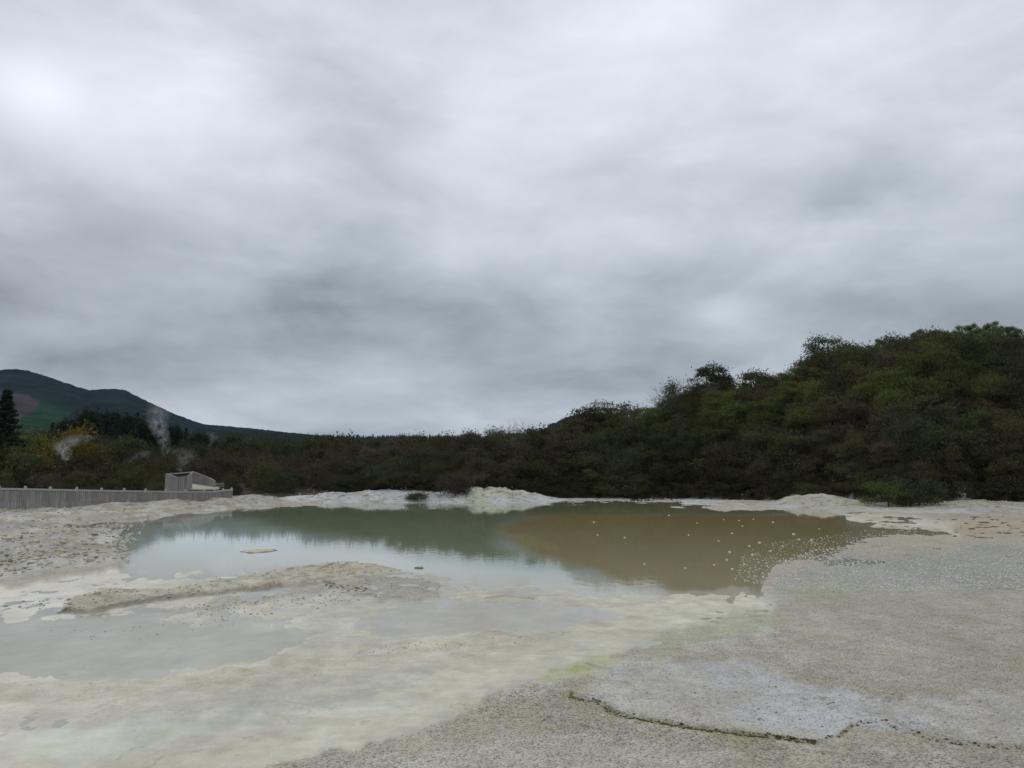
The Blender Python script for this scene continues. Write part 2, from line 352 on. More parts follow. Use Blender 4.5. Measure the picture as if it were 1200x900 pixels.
        a = (sst(6, 1, ld)*.8)[:, None]; C[g] = C[g]*(1-a)+np.array((.20, .22, .03))*a
    g = front & (py > 760) & (py < 900) & (px > 660)
    if g.any():
        pd = poly_sd(px[g]+wx[g]*20, py[g]+wy[g]*8, LAY[16][0]); m = sst(12, -8, pd)
        q = np.abs(fbm(X[g]*1.7, Y[g]*1.3, 5, 121)); a = (sst(.05, .0, q)*m*sst(-.15, .15, fbm(X[g]*.6, Y[g]*.5, 3, 123))*.8)[:, None]
        C[g] = C[g]*(1-a)+np.array((.20, .17, .12))*a; h[g] -= a[:, 0]*.008
        a = (sst(-.04, .1, fbm(X[g]*.8, Y[g]*.6, 5, 125))*m*.6)[:, None]; C[g] = C[g]*(1-a)+np.array((.46, .425, .37))*a
        a = (sst(.03, .16, fbm(X[g]*1.3+5, Y[g]*.9, 5, 127))*m*.7)[:, None]; C[g] = C[g]*(1-a)+np.array((.56, .55, .55))*a
    for L in LAYB: lay(L)
    g = front & (py > 688) & (py < 1100) & (px > 250) & (h > .006)
    if g.any():
        m = sst(.006, .012, h[g])*(sp_[g] > .5)
        a = (sst(.02, .16, fbm(X[g]*.35, Y[g]*.28, 5, 141))*m*.35)[:, None]; C[g] = C[g]*(1-a)+np.array((.43, .375, .29))*a
        a = (sst(.04, .15, fbm(X[g]*.9, Y[g]*.7, 5, 143))*m*.5)[:, None]; C[g] = C[g]*(1-a)+np.array((.56, .52, .45))*a
        a = (sst(.06, .16, fbm(X[g]*2.1, Y[g]*1.5, 4, 145))*m*.35)[:, None]; C[g] = C[g]*(1-a)+np.array((.38, .335, .27))*a
    # broad tonal drift everywhere, small relief
    n = fbm(X*.22, Y*.12, 4, 91)[..., None]; C *= 1+.17*n*np.array((.95, 1.0, 1.08))
    n = fbm(X*.8, Y*.25, 4, 95)[..., None]; C *= 1+.10*n*stk[..., None]+.03*n
    h += (.006*fbm(X*.8, Y*.5, 4, 97)+.008*fbm(X*2.4, Y*1.5, 4, 98)*np.clip(foot, 1, 3))*sst(-.2, -.03, h)
    # relief of banks and the hills behind
    for u0, d0, su, sd_, hh in BUMPS:
        e = np.exp(-((u-u0+18*fbm(X*.3, Y*.3, 3, 98))/su)**2-((d-d0)/sd_)**2); h += hh*e*(1+.45*fbm(X*.35, Y*.35, 5, 99)+.2*fbm(X*1.5, Y*1.5, 3, 100))
    h += np.exp(-((d-92)/10)**2)*.12*(fbm(X*.3, Y*.3, 4, 103)+.5)*sst(-.05, .01, h)
    ds = DS(u); dc = DC(u); te = np.interp(u, SU, SE)
    zc = np.maximum(HC+dc*te-CAN, .5); t = (d-ds)/(dc-ds)
    rise = np.where(t < 1, np.sin(np.clip(t, 0, 1)*math.pi/2)**.95, 1-.25*sst(0, 3, t-1))
    ok = front & (u > -900) & (u < 2200)
    w = np.where(ok, 1., 0)*sst(-900, -500, u)*sst(2200, 1700, u)
    hill = zc*rise*sst(0, .03, t)*w
    veg = sst(-.01, .06, t)
    hill = hill+np.where(t > .1, fbm(X*.06, Y*.06, 3, 107)*1.2*np.clip(t, 0, 1)*w, 0)
    h = h+np.where(t > 0, hill, 0)
    far = sst(400, 900, d); h = h*(1-far)+far*np.where(h > 2, 2, h)*1.0
    soil = np.array((.075, .06, .04)); k = veg*sst(100, 104, d+fbm(X*.2, Y*.2, 3, 111)*6+(u > 600)*3)
    edge = fbm(X*.35, Y*.35, 4, 113)
    k = np.where(d > 76, sst(-.005, .012, t+edge*.07), 0)
    bank = sst(66, 80, d)*(1-k)*front
    a = (sst(.12, .38, fbm(X*.9, Y*.9, 5, 115))*.55*bank)[..., None]; C = C*(1-a)+np.array((.30, .25, .17))*a
    a = (sst(.25, .4, fbm(X*2.2, Y*2.2, 3, 117))*.6*bank)[..., None]; C = C*(1-a)+np.array((.12, .10, .08))*a
    C = C*(1-k[..., None])+soil*k[..., None]
    return h, np.clip(C, .01, .9), np.stack([sp_, wet, stk], -1), px, py, u, d

# polar grid, finest where the camera looks
uu = np.arange(-260, 1461, 2.1); az = np.arctan((uu-600)/F*cp)
az = np.concatenate([np.linspace(-math.pi, az[0], 46)[:-1], az, np.linspace(az[-1], math.pi, 46)[1:-1]])
rows = np.arange(1120, 595.9, -1.15); _, yy = gpt(np.full(rows.shape, 600.), rows)
dd = np.concatenate([[.05, .8, 1.8, 3, 4], yy[yy > 4.3]])
far_ = [dd[-1]]
while far_[-1] < 114: far_.append(far_[-1]+.4)
while far_[-1] < 190: far_.append(far_[-1]+1.6)
while far_[-1] < 4400: far_.append(far_[-1]*1.05)
dd = np.concatenate([dd, far_[1:]])
A, D = np.meshgrid(az, dd); X = D*np.sin(A); Y = D*np.cos(A)
H_, C_, P_, PX, PY, U_, D_ = ground_eval(X, Y)
nr, nc = A.shape
idx = np.arange(nr*nc).reshape(nr, nc)
def grid_faces(r0, r1, wrap=True):
    i = idx[r0:r1]; j = np.concatenate([i, i[:, :1]], 1) if wrap else i
    return np.stack([j[:-1, :-1], j[:-1, 1:], j[1:, 1:], j[1:, :-1]], -1).reshape(-1, 4)
V = np.stack([X, Y, H_], -1).reshape(-1, 3)
Fg = grid_faces(0, nr)
# ground material
m, t = mat('sinter_ground'); 
pos = t.new('ShaderNodeNewGeometry').outputs['Position']
ca = t.new('ShaderNodeVertexColor', layer_name='Col').outputs[0]
pr = t.new('ShaderNodeSeparateColor'); t.put(pr.inputs[0], t.new('ShaderNodeVertexColor', layer_name='Prop').outputs[0])
spk, wetn, stkn = pr.outputs
v1 = t.vor(pos, 34); v2 = t.vor(pos, 11); v3 = t.vor(pos, 70)
def cellval(v):
    s = t.new('ShaderNodeSeparateColor'); t.put(s.inputs[0], v.outputs['Color']); return s.outputs[0]
c1 = t.math('SUBTRACT', cellval(v1), .5); c2 = t.math('SUBTRACT', cellval(v2), .5); c3 = t.math('SUBTRACT', cellval(v3), .5)
big = t.rng(t.noise(pos, 1.2, 4), .4, .65, .3, 1.0)
s1 = t.math('ADD', t.math('MULTIPLY', c1, .55), t.math('MULTIPLY', c3, .45))
s1 = t.math('ADD', s1, t.math('MULTIPLY', t.math('MULTIPLY', c2, .55), big))
s1 = t.math('MULTIPLY', s1, t.math('MULTIPLY', spk, .55))
pit = t.math('MULTIPLY', t.rng(v1.outputs['Distance'], .45, .75, 0, .45), spk)
n2 = t.math('SUBTRACT', t.noise(pos, 2.3, 7, .65), .5)
n3 = t.math('SUBTRACT', t.noise(t.scale(pos, 1, 2.2, 1), 1.5, 7, .62, 1.0), .5)
n4 = t.math('SUBTRACT', t.noise(t.scale(pos, 3, 5, 1), 3.0, 6, .65, .6), .5)
val = t.math('ADD', t.math('ADD', 1, s1), t.math('MULTIPLY', n2, .5))
val = t.math('ADD', val, t.math('MULTIPLY', t.math('ADD', n3, t.math('MULTIPLY', n4, .35)), t.math('MULTIPLY_ADD', stkn, .45, .15)))
val = t.math('MAXIMUM', t.math('SUBTRACT', val, pit), .15)
hs = t.new('ShaderNodeHueSaturation'); t.put(hs.inputs['Color'], ca); t.put(hs.inputs['Value'], val)
t.put(hs.inputs['Saturation'], t.rng(t.noise(pos, 1.7, 4), .3, .7, .85, 1.15))
# dark crumbs scattered on the crust
v5 = t.vor(pos, 5.5); cr = t.math('MULTIPLY', t.rng(v5.outputs['Distance'], .13, .08, 0, 1), t.math('GREATER_THAN', cellval(v5), .86))
cr = t.math('MULTIPLY', t.math('MULTIPLY', cr, t.rng(t.noise(pos, .5, 3), .5, .62, 0, 1)), .55)
cc = t.mix(cr, hs.outputs[0], (.17, .14, .09))
hgt = t.math('ADD', t.math('MULTIPLY', t.math('SUBTRACT', 1, v1.outputs['Distance']), t.math('MULTIPLY', spk, .5)), t.math('MULTIPLY', n2, .8))
hgt = t.math('ADD', hgt, t.math('MULTIPLY', t.math('MULTIPLY', v2.outputs['Distance'], spk), -.8))
nb = t.bump(hgt, .9, .03)
rgh = t.math('MULTIPLY_ADD', wetn, -.35, .88)
t.l.new(princ(t, cc, rgh, t.math('MULTIPLY_ADD', wetn, .3, .08), nb), t.out.inputs[0]); M['ground'] = m
g_ob = mesh_obj('ground', V, Fg, m, smooth=True); attr(g_ob, 'Col', C_.reshape(-1, 3)); attr(g_ob, 'Prop', P_.reshape(-1, 3))
tag(g_ob, kind='structure', label='pale sinter flats, gravel and scrubby hillside soil')

# ------------------------------------------------------------------ water: one still sheet, tinted and clouded by what is in it
px, py = PX, PY
WC = np.tile(np.array((.50, .60, .52)), (nr, nc, 1)); op = 1-np.exp(-np.maximum(-H_, 0)*70)
wx = fbm(X*.25, Y*.12, 4, 203); wy = fbm(X*.25+30, Y*.12, 4, 209)
def wl(P, c, soft, warp, k=1.0):
    global WC
    sd = poly_sd(px+wx*warp, py+wy*warp*.4, P); mm = (sst(soft/2, -soft/2, sd)*k)[..., None]; WC = WC*(1-mm)+np.array(c)*mm
wl([(-400, 640), (200, 655), (420, 648), (600, 668), (760, 685), (900, 690), (900, 1000), (-400, 1000)], (.58, .52, .41), 60, 24)
wl([(930, 590), (1600, 590), (1600, 650), (960, 650), (950, 620)], (.50, .43, .31), 40, 14)
wl([(330, 575), (640, 575), (640, 600), (590, 612), (580, 640), (680, 665), (500, 655), (250, 600)], (.19, .265, .14), 44, 15)
wl([(330, 580), (640, 580), (640, 598), (560, 603), (300, 600)], (.22, .27, .13), 10, 15, .7)
wl([(600, 580), (900, 580), (940, 602), (700, 604), (620, 604)], (.20, .23, .09), 8, 6)
wl([(580, 615), (622, 603), (700, 600), (900, 598), (1010, 603), (1060, 625), (960, 660), (890, 700), (760, 700), (690, 668), (620, 645), (590, 632)], (.36, .285, .11), 34, 18)
wl([(590, 613), (640, 607), (760, 606), (860, 606), (990, 606), (960, 614), (760, 615), (620, 617)], (.42, .27, .06), 14, 9, .7)
wl([(590, 626), (615, 624), (640, 634), (660, 645), (615, 640)], (.42, .42, .14), 16, 9, .55)
wl([(700, 640), (860, 640), (900, 652), (885, 700), (740, 700)], (.39, .32, .18), 50, 20, .85)
wl([(40, 600), (240, 598), (210, 612), (60, 622)], (.16, .17, .08), 8, 8)
op = 1-np.exp(-np.maximum(-H_, 0)*8); WC = C_*(1-op[..., None])+WC*op[..., None]
keep = (np.minimum.reduce([H_, np.roll(H_, -1, 1)]) < .02) & (D_ < 101) & (D_ > 4) & (PX > -330) & (PX < 1560) & (Y > 0)
r1 = int(np.searchsorted(dd, 101))
Fw = grid_faces(0, nr)
km = keep.reshape(-1)
Fw = Fw[km[Fw].any(1)]
used, inv = np.unique(Fw, return_inverse=True); inv = inv.reshape(Fw.shape)
Vw = V[used].copy(); Vw[:, 2] = 0
m, t = mat('turbid_water')
pos = t.new('ShaderNodeNewGeometry').outputs['Position']
wc = t.new('ShaderNodeVertexColor', layer_name='Body').outputs[0]
wp = t.new('ShaderNodeSeparateColor'); t.put(wp.inputs[0], t.new('ShaderNodeVertexColor', layer_name='Depth').outputs[0])
nn = t.noise(t.scale(pos, .5, .35, 1), .6, 5, .55, .8)
wcol = t.mix(t.rng(nn, .35, .7, 0, .2), wc, t.mix(.5, wc, (.60, .55, .42)))
dif = t.new('ShaderNodeBsdfDiffuse'); t.put(dif.inputs[0], wcol)
tra = t.new('ShaderNodeBsdfTransparent')
m1 = t.new('ShaderNodeMixShader'); m1.inputs[0].default_value = 1.0; t.l.new(tra.outputs[0], m1.inputs[1]); t.l.new(dif.outputs[0], m1.inputs[2])
rip = t.math('ADD', t.noise(t.scale(pos, 1, .55, 1), 3.2, 3, .5), t.math('MULTIPLY', t.noise(t.scale(pos, 1, .6, 1), 14, 2), .12))
nb = t.bump(rip, t.math('MULTIPLY_ADD', t.noise(t.scale(pos, .3, .5, 1), .25, 2), .5, .0), .008)
fr = t.new('ShaderNodeFresnel'); fr.inputs[0].default_value = 1.35
gl = t.new('ShaderNodeBsdfGlossy'); gl.inputs['Roughness'].default_value = .03; gl.inputs[0].default_value = (1, 1, 1, 1)
t.l.new(nb, gl.inputs['Normal'])
m2 = t.new('ShaderNodeMixShader'); t.l.new(fr.outputs[0], m2.inputs[0]); t.l.new(m1.outputs[0], m2.inputs[1]); t.l.new(gl.outputs[0], m2.inputs[2])
t.l.new(m2.outputs[0], t.out.inputs[0])
w_ob = mesh_obj('water', Vw, inv, m, smooth=True)
attr(w_ob, 'Body', WC.reshape(-1, 3)[used]); attr(w_ob, 'Depth', np.ones((len(used), 3)))
tag(w_ob, kind='structure', label='still pond, turquoise at left and rust brown at right, with milky shallows')

# height lookup for placing things
def gz(x, y): return float(ground_eval(np.array([x]), np.array([y]))[0][0])
def gzs(x, y): return ground_eval(np.asarray(x), np.asarray(y))[0]

# ------------------------------------------------------------------ mountain and far hills
def ridge_mesh(name, sil, D0, D1, m, foot, du=1.2, bumpy=2.5, fields=False, seed=0):
    S = np.array([ang(*p) for p in sil]); us = np.arange(S[0, 0], S[-1, 0], du)
    te = np.interp(us, S[:, 0], S[:, 1]); ts = np.linspace(0, 1.35, 64)
    Vv = []; 
    for tt in ts:
        d = D0+(D1-D0)*tt
        xs = np.array([at(u, d) for u in us]); zr = HC+D1*te
        prof = np.where(tt <= 1, foot+(1-foot)*tt**1.15, 1-(tt-1)*1.3) if tt > .0 else 0
        z = zr*prof+60*fbm(xs[:, 0]/420, xs[:, 1]/420, 4, 301+seed)*min(tt, 1)*(1-min(tt, 1))*1.6
        z += bumpy*(vn(xs[:, 0]/9, xs[:, 1]/9, 5)+.6*vn(xs[:, 0]/4, xs[:, 1]/4, 6))*(tt > .02)-.6
        Vv.append(np.stack([xs[:, 0], xs[:, 1], z], 1))
    Vv = np.array(Vv); r, c, _ = Vv.shape; ii = np.arange(r*c).reshape(r, c)
    Fc = np.stack([ii[:-1, :-1], ii[:-1, 1:], ii[1:, 1:], ii[1:, :-1]], -1).reshape(-1, 4)
    Vf = Vv.reshape(-1, 3); o = mesh_obj(name, Vf, Fc, m, smooth=True)
    Cc = np.tile(np.array((.026, .035, .037)), (len(Vf), 1))
    if fields:
        qx, qy = to_px(Vf[:, 0], Vf[:, 1], Vf[:, 2])
        a = sst(1, -1, poly_sd(qx, qy, [(-30, 440), (8, 459), (28, 461), (48, 470), (60, 485), (40, 505), (-30, 510)]))[:, None]
        Cc = Cc*(1-a)+np.array((.075, .065, .07))*a
        a = sst(1, -1, poly_sd(qx, qy, [(47, 470), (52, 469), (84, 483), (60, 505), (10, 505), (26, 489), (40, 482)]))[:, None]
        Cc = Cc*(1-a)+np.array((.028, .06, .036))*a
    attr(o, 'Col', Cc); return o
m, t = mat('forested_slope'); pos = t.new('ShaderNodeNewGeometry').outputs['Position']
ca = t.new('ShaderNodeVertexColor', layer_name='Col').outputs[0]
v = t.math('ADD', t.rng(t.noise(pos, .012, 5, .6), .3, .7, .6, 1.2), t.math('MULTIPLY', t.math('SUBTRACT', t.noise(pos, .09, 4, .7), .5), .9))
hs = t.new('ShaderNodeHueSaturation'); t.put(hs.inputs['Color'], ca); t.put(hs.inputs['Value'], v)
t.l.new(princ(t, hs.outputs[0], 1, 0), t.out.inputs[0]); M['slope'] = m
MT = [(-420, 470), (-200, 452), (-60, 438), (0, 433), (18, 432), (32, 434), (50, 439), (70, 446), (90, 453), (105, 457), (118, 456), (135, 455.5), (147, 457), (160, 464), (180, 473.5), (200, 483), (220, 491), (240, 497.5), (270, 500), (300, 502.5), (340, 507), (380, 511), (430, 514), (500, 520), (600, 530)]
tag(ridge_mesh('mountain', MT, 1500, 3000, M['slope'], .12, fields=True), kind='structure', label='dark forested mountain with a felled patch and a green paddock')
tag(ridge_mesh('hills', [(560, 540), (610, 520), (640, 502), (652, 496), (668, 488), (690, 484), (720, 500), (760, 520), (800, 540)], 600, 1100, M['slope'], .2, seed=9), kind='structure', label='small distant wooded hill')

# ------------------------------------------------------------------ foliage makers
def leaves(cent, n_each, rad, size, up=.4, g=rng, asp=2.2):
    """quads scattered in ellipsoids: cent (k,3), rad (k,3)"""
    k = len(cent); N = k*n_each
    c = np.repeat(cent, n_each, 0); r = np.repeat(rad, n_each, 0)
    v = g.normal(size=(N, 3)); v /= np.linalg.norm(v, axis=1)[:, None]
    q = g.random(N)**.45; p = c+v*r*q[:, None]*(1+.18*g.normal(size=(N, 1)))
    a = g.normal(size=(N, 3)); a[:, 2] += up*1.5; a += v*.8; a /= np.linalg.norm(a, axis=1)[:, None]
    b = np.cross(a, g.normal(size=(N, 3))); b /= np.linalg.norm(b, axis=1)[:, None]
    s = size*(.55+.9*g.random((N, 1)))
    a = a*s; b = b*s/asp
    Vv = np.stack([p-a*.5, p+b*.5, p+a*.6, p-b*.5], 1).reshape(-1, 3)
    return Vv, np.arange(N*4).reshape(-1, 4)
def bush_geo(seed, W=2.4, Ht=3.6, pads=26, per=135, size=.22, skirt=.1, flat=.6, spiky=.3):
    g = np.random.default_rng(seed); cs = []; rs = []
    for i in range(pads):
        th = g.random()*2*math.pi; e = g.random(); z = skirt+(1-skirt)*e
        rr = W*(.95 if z < .5 else math.sqrt(max(.05, 1-((z-.45)/.6)**2)))*(.35+.6*math.sqrt(g.random()))
        lean = .15*W*math.sin(seed)
        cs.append((rr*math.cos(th)+lean*z, rr*math.sin(th), Ht*z*.92+g.normal()*.15)); q = W*(.27+.19*g.random()); rs.append((q*1.15, q*1.15, q*flat))
    cs = np.array(cs); rs = np.array(rs)
    Vv, Fc = leaves(cs, per, rs, size, g=g)
    # upright sprays on top
    k = int(pads*1.6*spiky*6); j = g.integers(0, pads, k); top = cs[j]+np.stack([g.normal(size=k)*rs[j, 0]*.5, g.normal(size=k)*rs[j, 0]*.5, rs[j, 2]*(.8+g.random(k)*1.1)], 1)
    V2, F2 = leaves(top, 5, np.full((k, 3), .14), size*.8, up=1.5, g=g)
    Fc = np.concatenate([Fc, F2+len(Vv)]); Vv = np.concatenate([Vv, V2])
    Vv[:, 2] = np.maximum(Vv[:, 2], .02)
    tr = MB(); sel = g.choice(pads, min(pads, 12), replace=False)
    fork = np.array((g.normal()*.1, g.normal()*.1, Ht*.22))
    tr.tube([(0, 0, -.4), (fork[0]*.5, fork[1]*.5, Ht*.1), fork], [.11, .09, .075], 6)
    for i in sel:
        c = cs[i]; mid = fork*.45+c*.55+np.array((0, 0, -.12*Ht*.3)); tr.tube([fork, mid, c, c+(c-fork)*.12], [.06, .04, .022, .008], 4)
    return (Vv, Fc), tr
def make_tree(name, geo, lm, bm=None, sc_=1):
    (Vv, Fc), tr = geo
    r = empty(name, (0, 0, 0)); mesh_obj('crown', Vv, Fc, lm, r); tr.build('trunk', bm or M['bark'], r)
    return r
def copy_tree(o, loc, rz, s, mat_=None):
    c = o.copy(); col.objects.link(c); c.location = loc; c.rotation_euler = (0, 0, rz); c.scale = s
    for ch in o.children:
        d = ch.copy(); col.objects.link(d); d.parent = c
        if mat_ and ch.name.startswith('crown'):
            d.material_slots[0].link = 'OBJECT'; d.material_slots[0].material = mat_
    return c
protos = [bush_geo(100+i, W=2.3+.25*(i % 3), Ht=3.2+.35*(i % 4), pads=24+3*(i % 3), skirt=.03, flat=.60+.08*(i % 3), spiky=.2+.15*(i % 3)) for i in range(8)]
umb = [bush_geo(200+i, W=3.0, Ht=4.3, pads=30, skirt=.30, flat=.40, spiky=.35) for i in range(4)]

# ---- placing the scrub
def hillpts(u0, u1, d_of, n, mind, seed, d1_of=None, tries=40):
    g = np.random.default_rng(seed); out = []
    for _ in range(n*tries):
        if len(out) >= n: break
        u = u0+(u1-u0)*g.random(); a, b = d_of(u), d1_of(u); d = a+(b-a)*g.random()
        x, y = at(u, d)
        if all((x-p[0])**2+(y-p[1])**2 > mind*mind for p in out[-1200:]): out.append((x, y, u, d))
    return out
pts = hillpts(395, 1290, lambda u: float(DS(u))+1.2, 640, 3.0, 5, lambda u: float(DC(u))+5)
pts += hillpts(-120, 395, lambda u: 103., 190, 3.3, 6, lambda u: 150.)
zs = gzs([p[0] for p in pts], [p[1] for p in pts])
pts = [(x, y, u, d, float(z)) for (x, y, u, d), z in zip(pts, zs)]
def front_rank(p): return p[3]+(0 if -10 < p[2] < 1210 else 500)+(25 if p[2] < 395 else 0)
pts.sort(key=front_rank)
ZONES = [(-200, 200, 'behind the long fence'), (200, 420, 'between fence end and white beach'), (420, 620, 'on rise behind white beach'),
         (620, 800, 'behind the middle of the pond'), (800, 960, 'behind the brown water'), (960, 1400, 'on the tall hill at right')]
KL = {'olive': ('olive green scrub bush', 'bush'), 'dark': ('dark green scrub bush', 'bush'), 'brown': ('brownish twiggy scrub bush', 'bush'),
      'bright': ('fresh green scrub bush', 'bush'), 'lime': ('yellow green flat topped scrub bush', 'bush')}
src = [make_tree('scrub_bush', g_, M['olive']) for g_ in protos+umb]
first = [True]*len(src)
g = np.random.default_rng(3); rest = []
LIM = 285
shore_row = {}
for k, (x, y, u, d, z) in enumerate(pts):
    tt = (d-float(DS(u)))/(float(DC(u))-float(DS(u)))
    r = g.random()
    patch = float(fbm(np.array([x*.06]), np.array([y*.06+z*.05]), 3, 401)[0])
    if u > 620: kind = 'dark' if patch < -.12 else 'olive' if patch < .05 else 'lime' if (r < .45 and tt > .2) else 'olive'
    else: kind = 'brown' if patch < -.02 else 'olive' if patch < .2 else 'dark'
    if r > .86: kind = 'brown'
    if r < .04 and u > 600: kind = 'bright'
    um = tt > .25 and g.random() < (.45 if u > 620 else .12)
    pi = int(g.integers(8, 12)) if um else int(g.integers(0, 8))
    s = .62+.5*g.random()
    if u < 620: s *= .85
    if tt < .08: s *= .75
    if u < 395: s *= 1.0+.004*(d-100)
    rz = g.random()*6.28; sv = (s, s, s*(.85+.3*g.random()))
    if k < LIM:
        if first[pi]:
            first[pi] = False; o = src[pi]; o.location = (x, y, z); o.rotation_euler = (0, 0, rz); o.scale = sv
            for ch in o.children:
                if ch.name.startswith('crown'): ch.material_slots[0].link = 'OBJECT'; ch.material_slots[0].material = M[kind]
        else: o = copy_tree(src[pi], (x, y, z), rz, sv, M[kind])
        zn = next(n for a, b, n in ZONES if a <= u < b)
        lab, cat = KL[kind]; row = 'low' if tt < .3 else 'half way up' if tt < .7 else 'near the crest'
        tag(o, f'{lab} {zn}, {row}', cat, f'{lab}es {zn}, {row}')
    else: rest.append((x, y, z, pi, kind, rz, sv))
# the rest of the mass, one object per look is not countable: one stuff mesh
low = [bush_geo(500+i, W=2.5, Ht=3.7, pads=20, per=70, size=.30, skirt=.05+.2*(i % 2), flat=.6, spiky=.3) for i in range(6)]
VV = []; FF = []; MI = []; n0 = 0
kinds = ['olive', 'dark', 'brown', 'bright', 'lime']
def addinst(x, y, z, geo, kind, rz, sv):
    global n0
    Vv, Fc = geo; c, s = math.cos(rz), math.sin(rz); v = Vv*np.array(sv)
    VV.append(np.stack([v[:, 0]*c-v[:, 1]*s+x, v[:, 0]*s+v[:, 1]*c+y, v[:, 2]+z], 1)); FF.append(Fc+n0); MI.append(np.full(len(Fc), kinds.index(kind))); n0 += len(v)
for x, y, z, pi, kind, rz, sv in rest: addinst(x, y, z, low[pi % 6][0], kind, rz, sv)
more = hillpts(-200, 440, lambda u: 150., 260, 5.5, 16, lambda u: 330.)
zs = gzs([p[0] for p in more], [p[1] for p in more])
for (x, y, u, d), z in zip(more, zs):
    q = 1.0+d/260*.9*g.random(); addinst(x, y, float(z), low[int(g.integers(0, 6))][0], ['dark', 'olive', 'dark'][int(g.integers(0, 3))], g.random()*6, (q, q, q))
# knee-high growth between the bushes
un = hillpts(395, 1290, lambda u: float(DS(u))+.3, 650, 1.5, 25, lambda u: float(DC(u)))
un += hillpts(395, 1290, lambda u: float(DS(u))+.1, 520, 1.2, 26, lambda u: float(DS(u))+9)
zs = gzs([p[0] for p in un], [p[1] for p in un])
for (x, y, u, d), z in zip(un, zs):
    q = .3+.25*g.random(); addinst(x, y, float(z), low[int(g.integers(0, 6))][0], ['dark', 'brown', 'olive'][int(g.integers(0, 3))], g.random()*6, (q, q, q*.9))
o = mesh_obj('scrub', np.concatenate(VV), np.concatenate(FF), [M[k] for k in kinds], midx=np.concatenate(MI))
tag(o, 'dense mass of low scrub filling the slopes between and behind the bushes', 'scrub', kind='stuff')

# ---- singled-out plants
def place(o, px, d, s=1, rz=0, dz=0):
    u = ang(px, 560)[0]; x, y = at(u, d); o.location = (x, y, gz(x, y)+dz); o.rotation_euler = (0, 0, rz)
    o.scale = (s, s, s) if not isinstance(s, tuple) else s; return o
def solo(name, seed, kind, px, d, s, label, cat='bush', **kw):
    o = make_tree(name, bush_geo(seed, **kw), M[kind]); place(o, px, d, s); tag(o, label, cat); return o
solo('scrub_bush', 611, 'dark', 490, 86.5, (.62, .62, .33), 'small dark rounded bush alone on the white beach, left of the yellow mound', W=2.2, Ht=2.6)
solo('scrub_bush', 612, 'brown', 533, 88.5, (.8, .7, .75), 'twiggy brown bush on the white beach just left of the yellow mound', W=2.4, Ht=3.4)
solo('scrub_bush', 613, 'olive', 733, 97, (1.15, .9, .75), 'rounded green bush at the waterline behind the middle of the pond', W=2.8, Ht=3.6)
solo('scrub_bush', 614, 'bright', 1040, 78, (.8, .8, .68), 'bushy green shrub low on the white bank under the tall hill', W=2.6, Ht=3.2)
solo('scrub_bush', 617, 'dark', 1075, 79, (.8, .8, .66), 'dark shrub beside the bushy green shrub on the white bank', W=2.6, Ht=3.2)
solo('scrub_bush', 615, 'olive', 948, 86, (.55, .55, .5), 'low olive bush in the dip between two pale humps of the far bank', W=2.4, Ht=2.8)
solo('scrub_tree', 620, 'dark', 980, 134, (1.15, 1.15, 1.12), 'tall dark tree standing clear of the skyline at the shoulder of the hill', 'tree', W=3.3, Ht=6, pads=34, skirt=.4, flat=.4)
solo('scrub_tree', 621, 'dark', 712, 119, (1.0, 1.0, 1.0), 'dark feathery tree topping the lower skyline behind the pond', 'tree', W=3, Ht=5, pads=30, skirt=.35, flat=.3)
solo('scrub_tree', 622, 'dark', 838, 122, (1.1, 1.1, 1.25), 'dark tree with thin crooked top on the middle skyline', 'tree', W=2.6, Ht=5.5, pads=28, skirt=.35, flat=.3)
# bare, twiggy shrubs
def bare_geo(seed, Ht=4.5):
    g = np.random.default_rng(seed); tr = MB(); tw = MB()
    def grow(p, d, L, r, k, mb):
        q = p+d*L*.5+g.normal(size=3)*L*.06; e = q+d*L*.5+g.normal(size=3)*L*.08
        mb.tube([p, q, e], [r, r*.8, r*.55], 4 if r > .03 else 3)
        if k == 0: return
        for _ in range(3 if k > 1 else 4):
            nd = d+g.normal(size=3)*.5; nd[2] = abs(nd[2])*.8+.25; nd /= np.linalg.norm(nd)
            grow(e if g.random() < .6 else q, nd, L*(.55+.25*g.random()), r*.5, k-1, tw)
    for _ in range(4):
        d = np.array((g.normal()*.4, g.normal()*.4, 1)); d /= np.linalg.norm(d)
        grow(np.array((g.normal()*.15, g.normal()*.15, -.2)), d, Ht*.4, .055, 4, tr)
    return tr, tw
bg = bare_geo(701); bproto = empty('bare_shrub', (0, 0, 0)); bg[0].build('trunk', M['bark'], bproto); bg[1].build('twigs', M['twig'], bproto)
bare = [(590, 121, 1.2, 'bare twiggy shrub poking above the low skyline behind the yellow mound'), (606, 123, 1.35, 'tallest bare shrub on the low skyline, right beside a smaller one'),
        (622, 121, 1.05, 'bare shrub where the low skyline dips before the slope'), (748, 120, 1.1, 'pale bare shrub in the notch of the skyline'),
        (775, 119, 1.25, 'wide grey leafless shrub under the middle skyline'), (790, 121, 1.3, 'grey leafless shrub left of the crooked topped tree'),
        (1090, 136, 1.3, 'grey leafless shrub just below the pines on the hill'), (1065, 138, 1.2, 'silvery leafless shrub below the hill crest'),
        (975, 121, 1.1, 'pale forked bare trunk under the tall dark tree'), (1100, 134, 1.0, 'grey brush patch part way up the tall hill'),
        (520, 90, .55, 'low grey twigs on the slope of the white beach'), (565, 92, .5, 'dead grey brush on top of the yellow white mound'), (552, 90, .45, 'dead twigs left of the yellow white mound')]
for i, (px_, d, s, lab) in enumerate(bare):
    o = bproto if i == 0 else copy_tree(bproto, (0, 0, 0), 0, (1, 1, 1))
    place(o, px_, d, s, i*1.3); tag(o, lab, 'shrub')

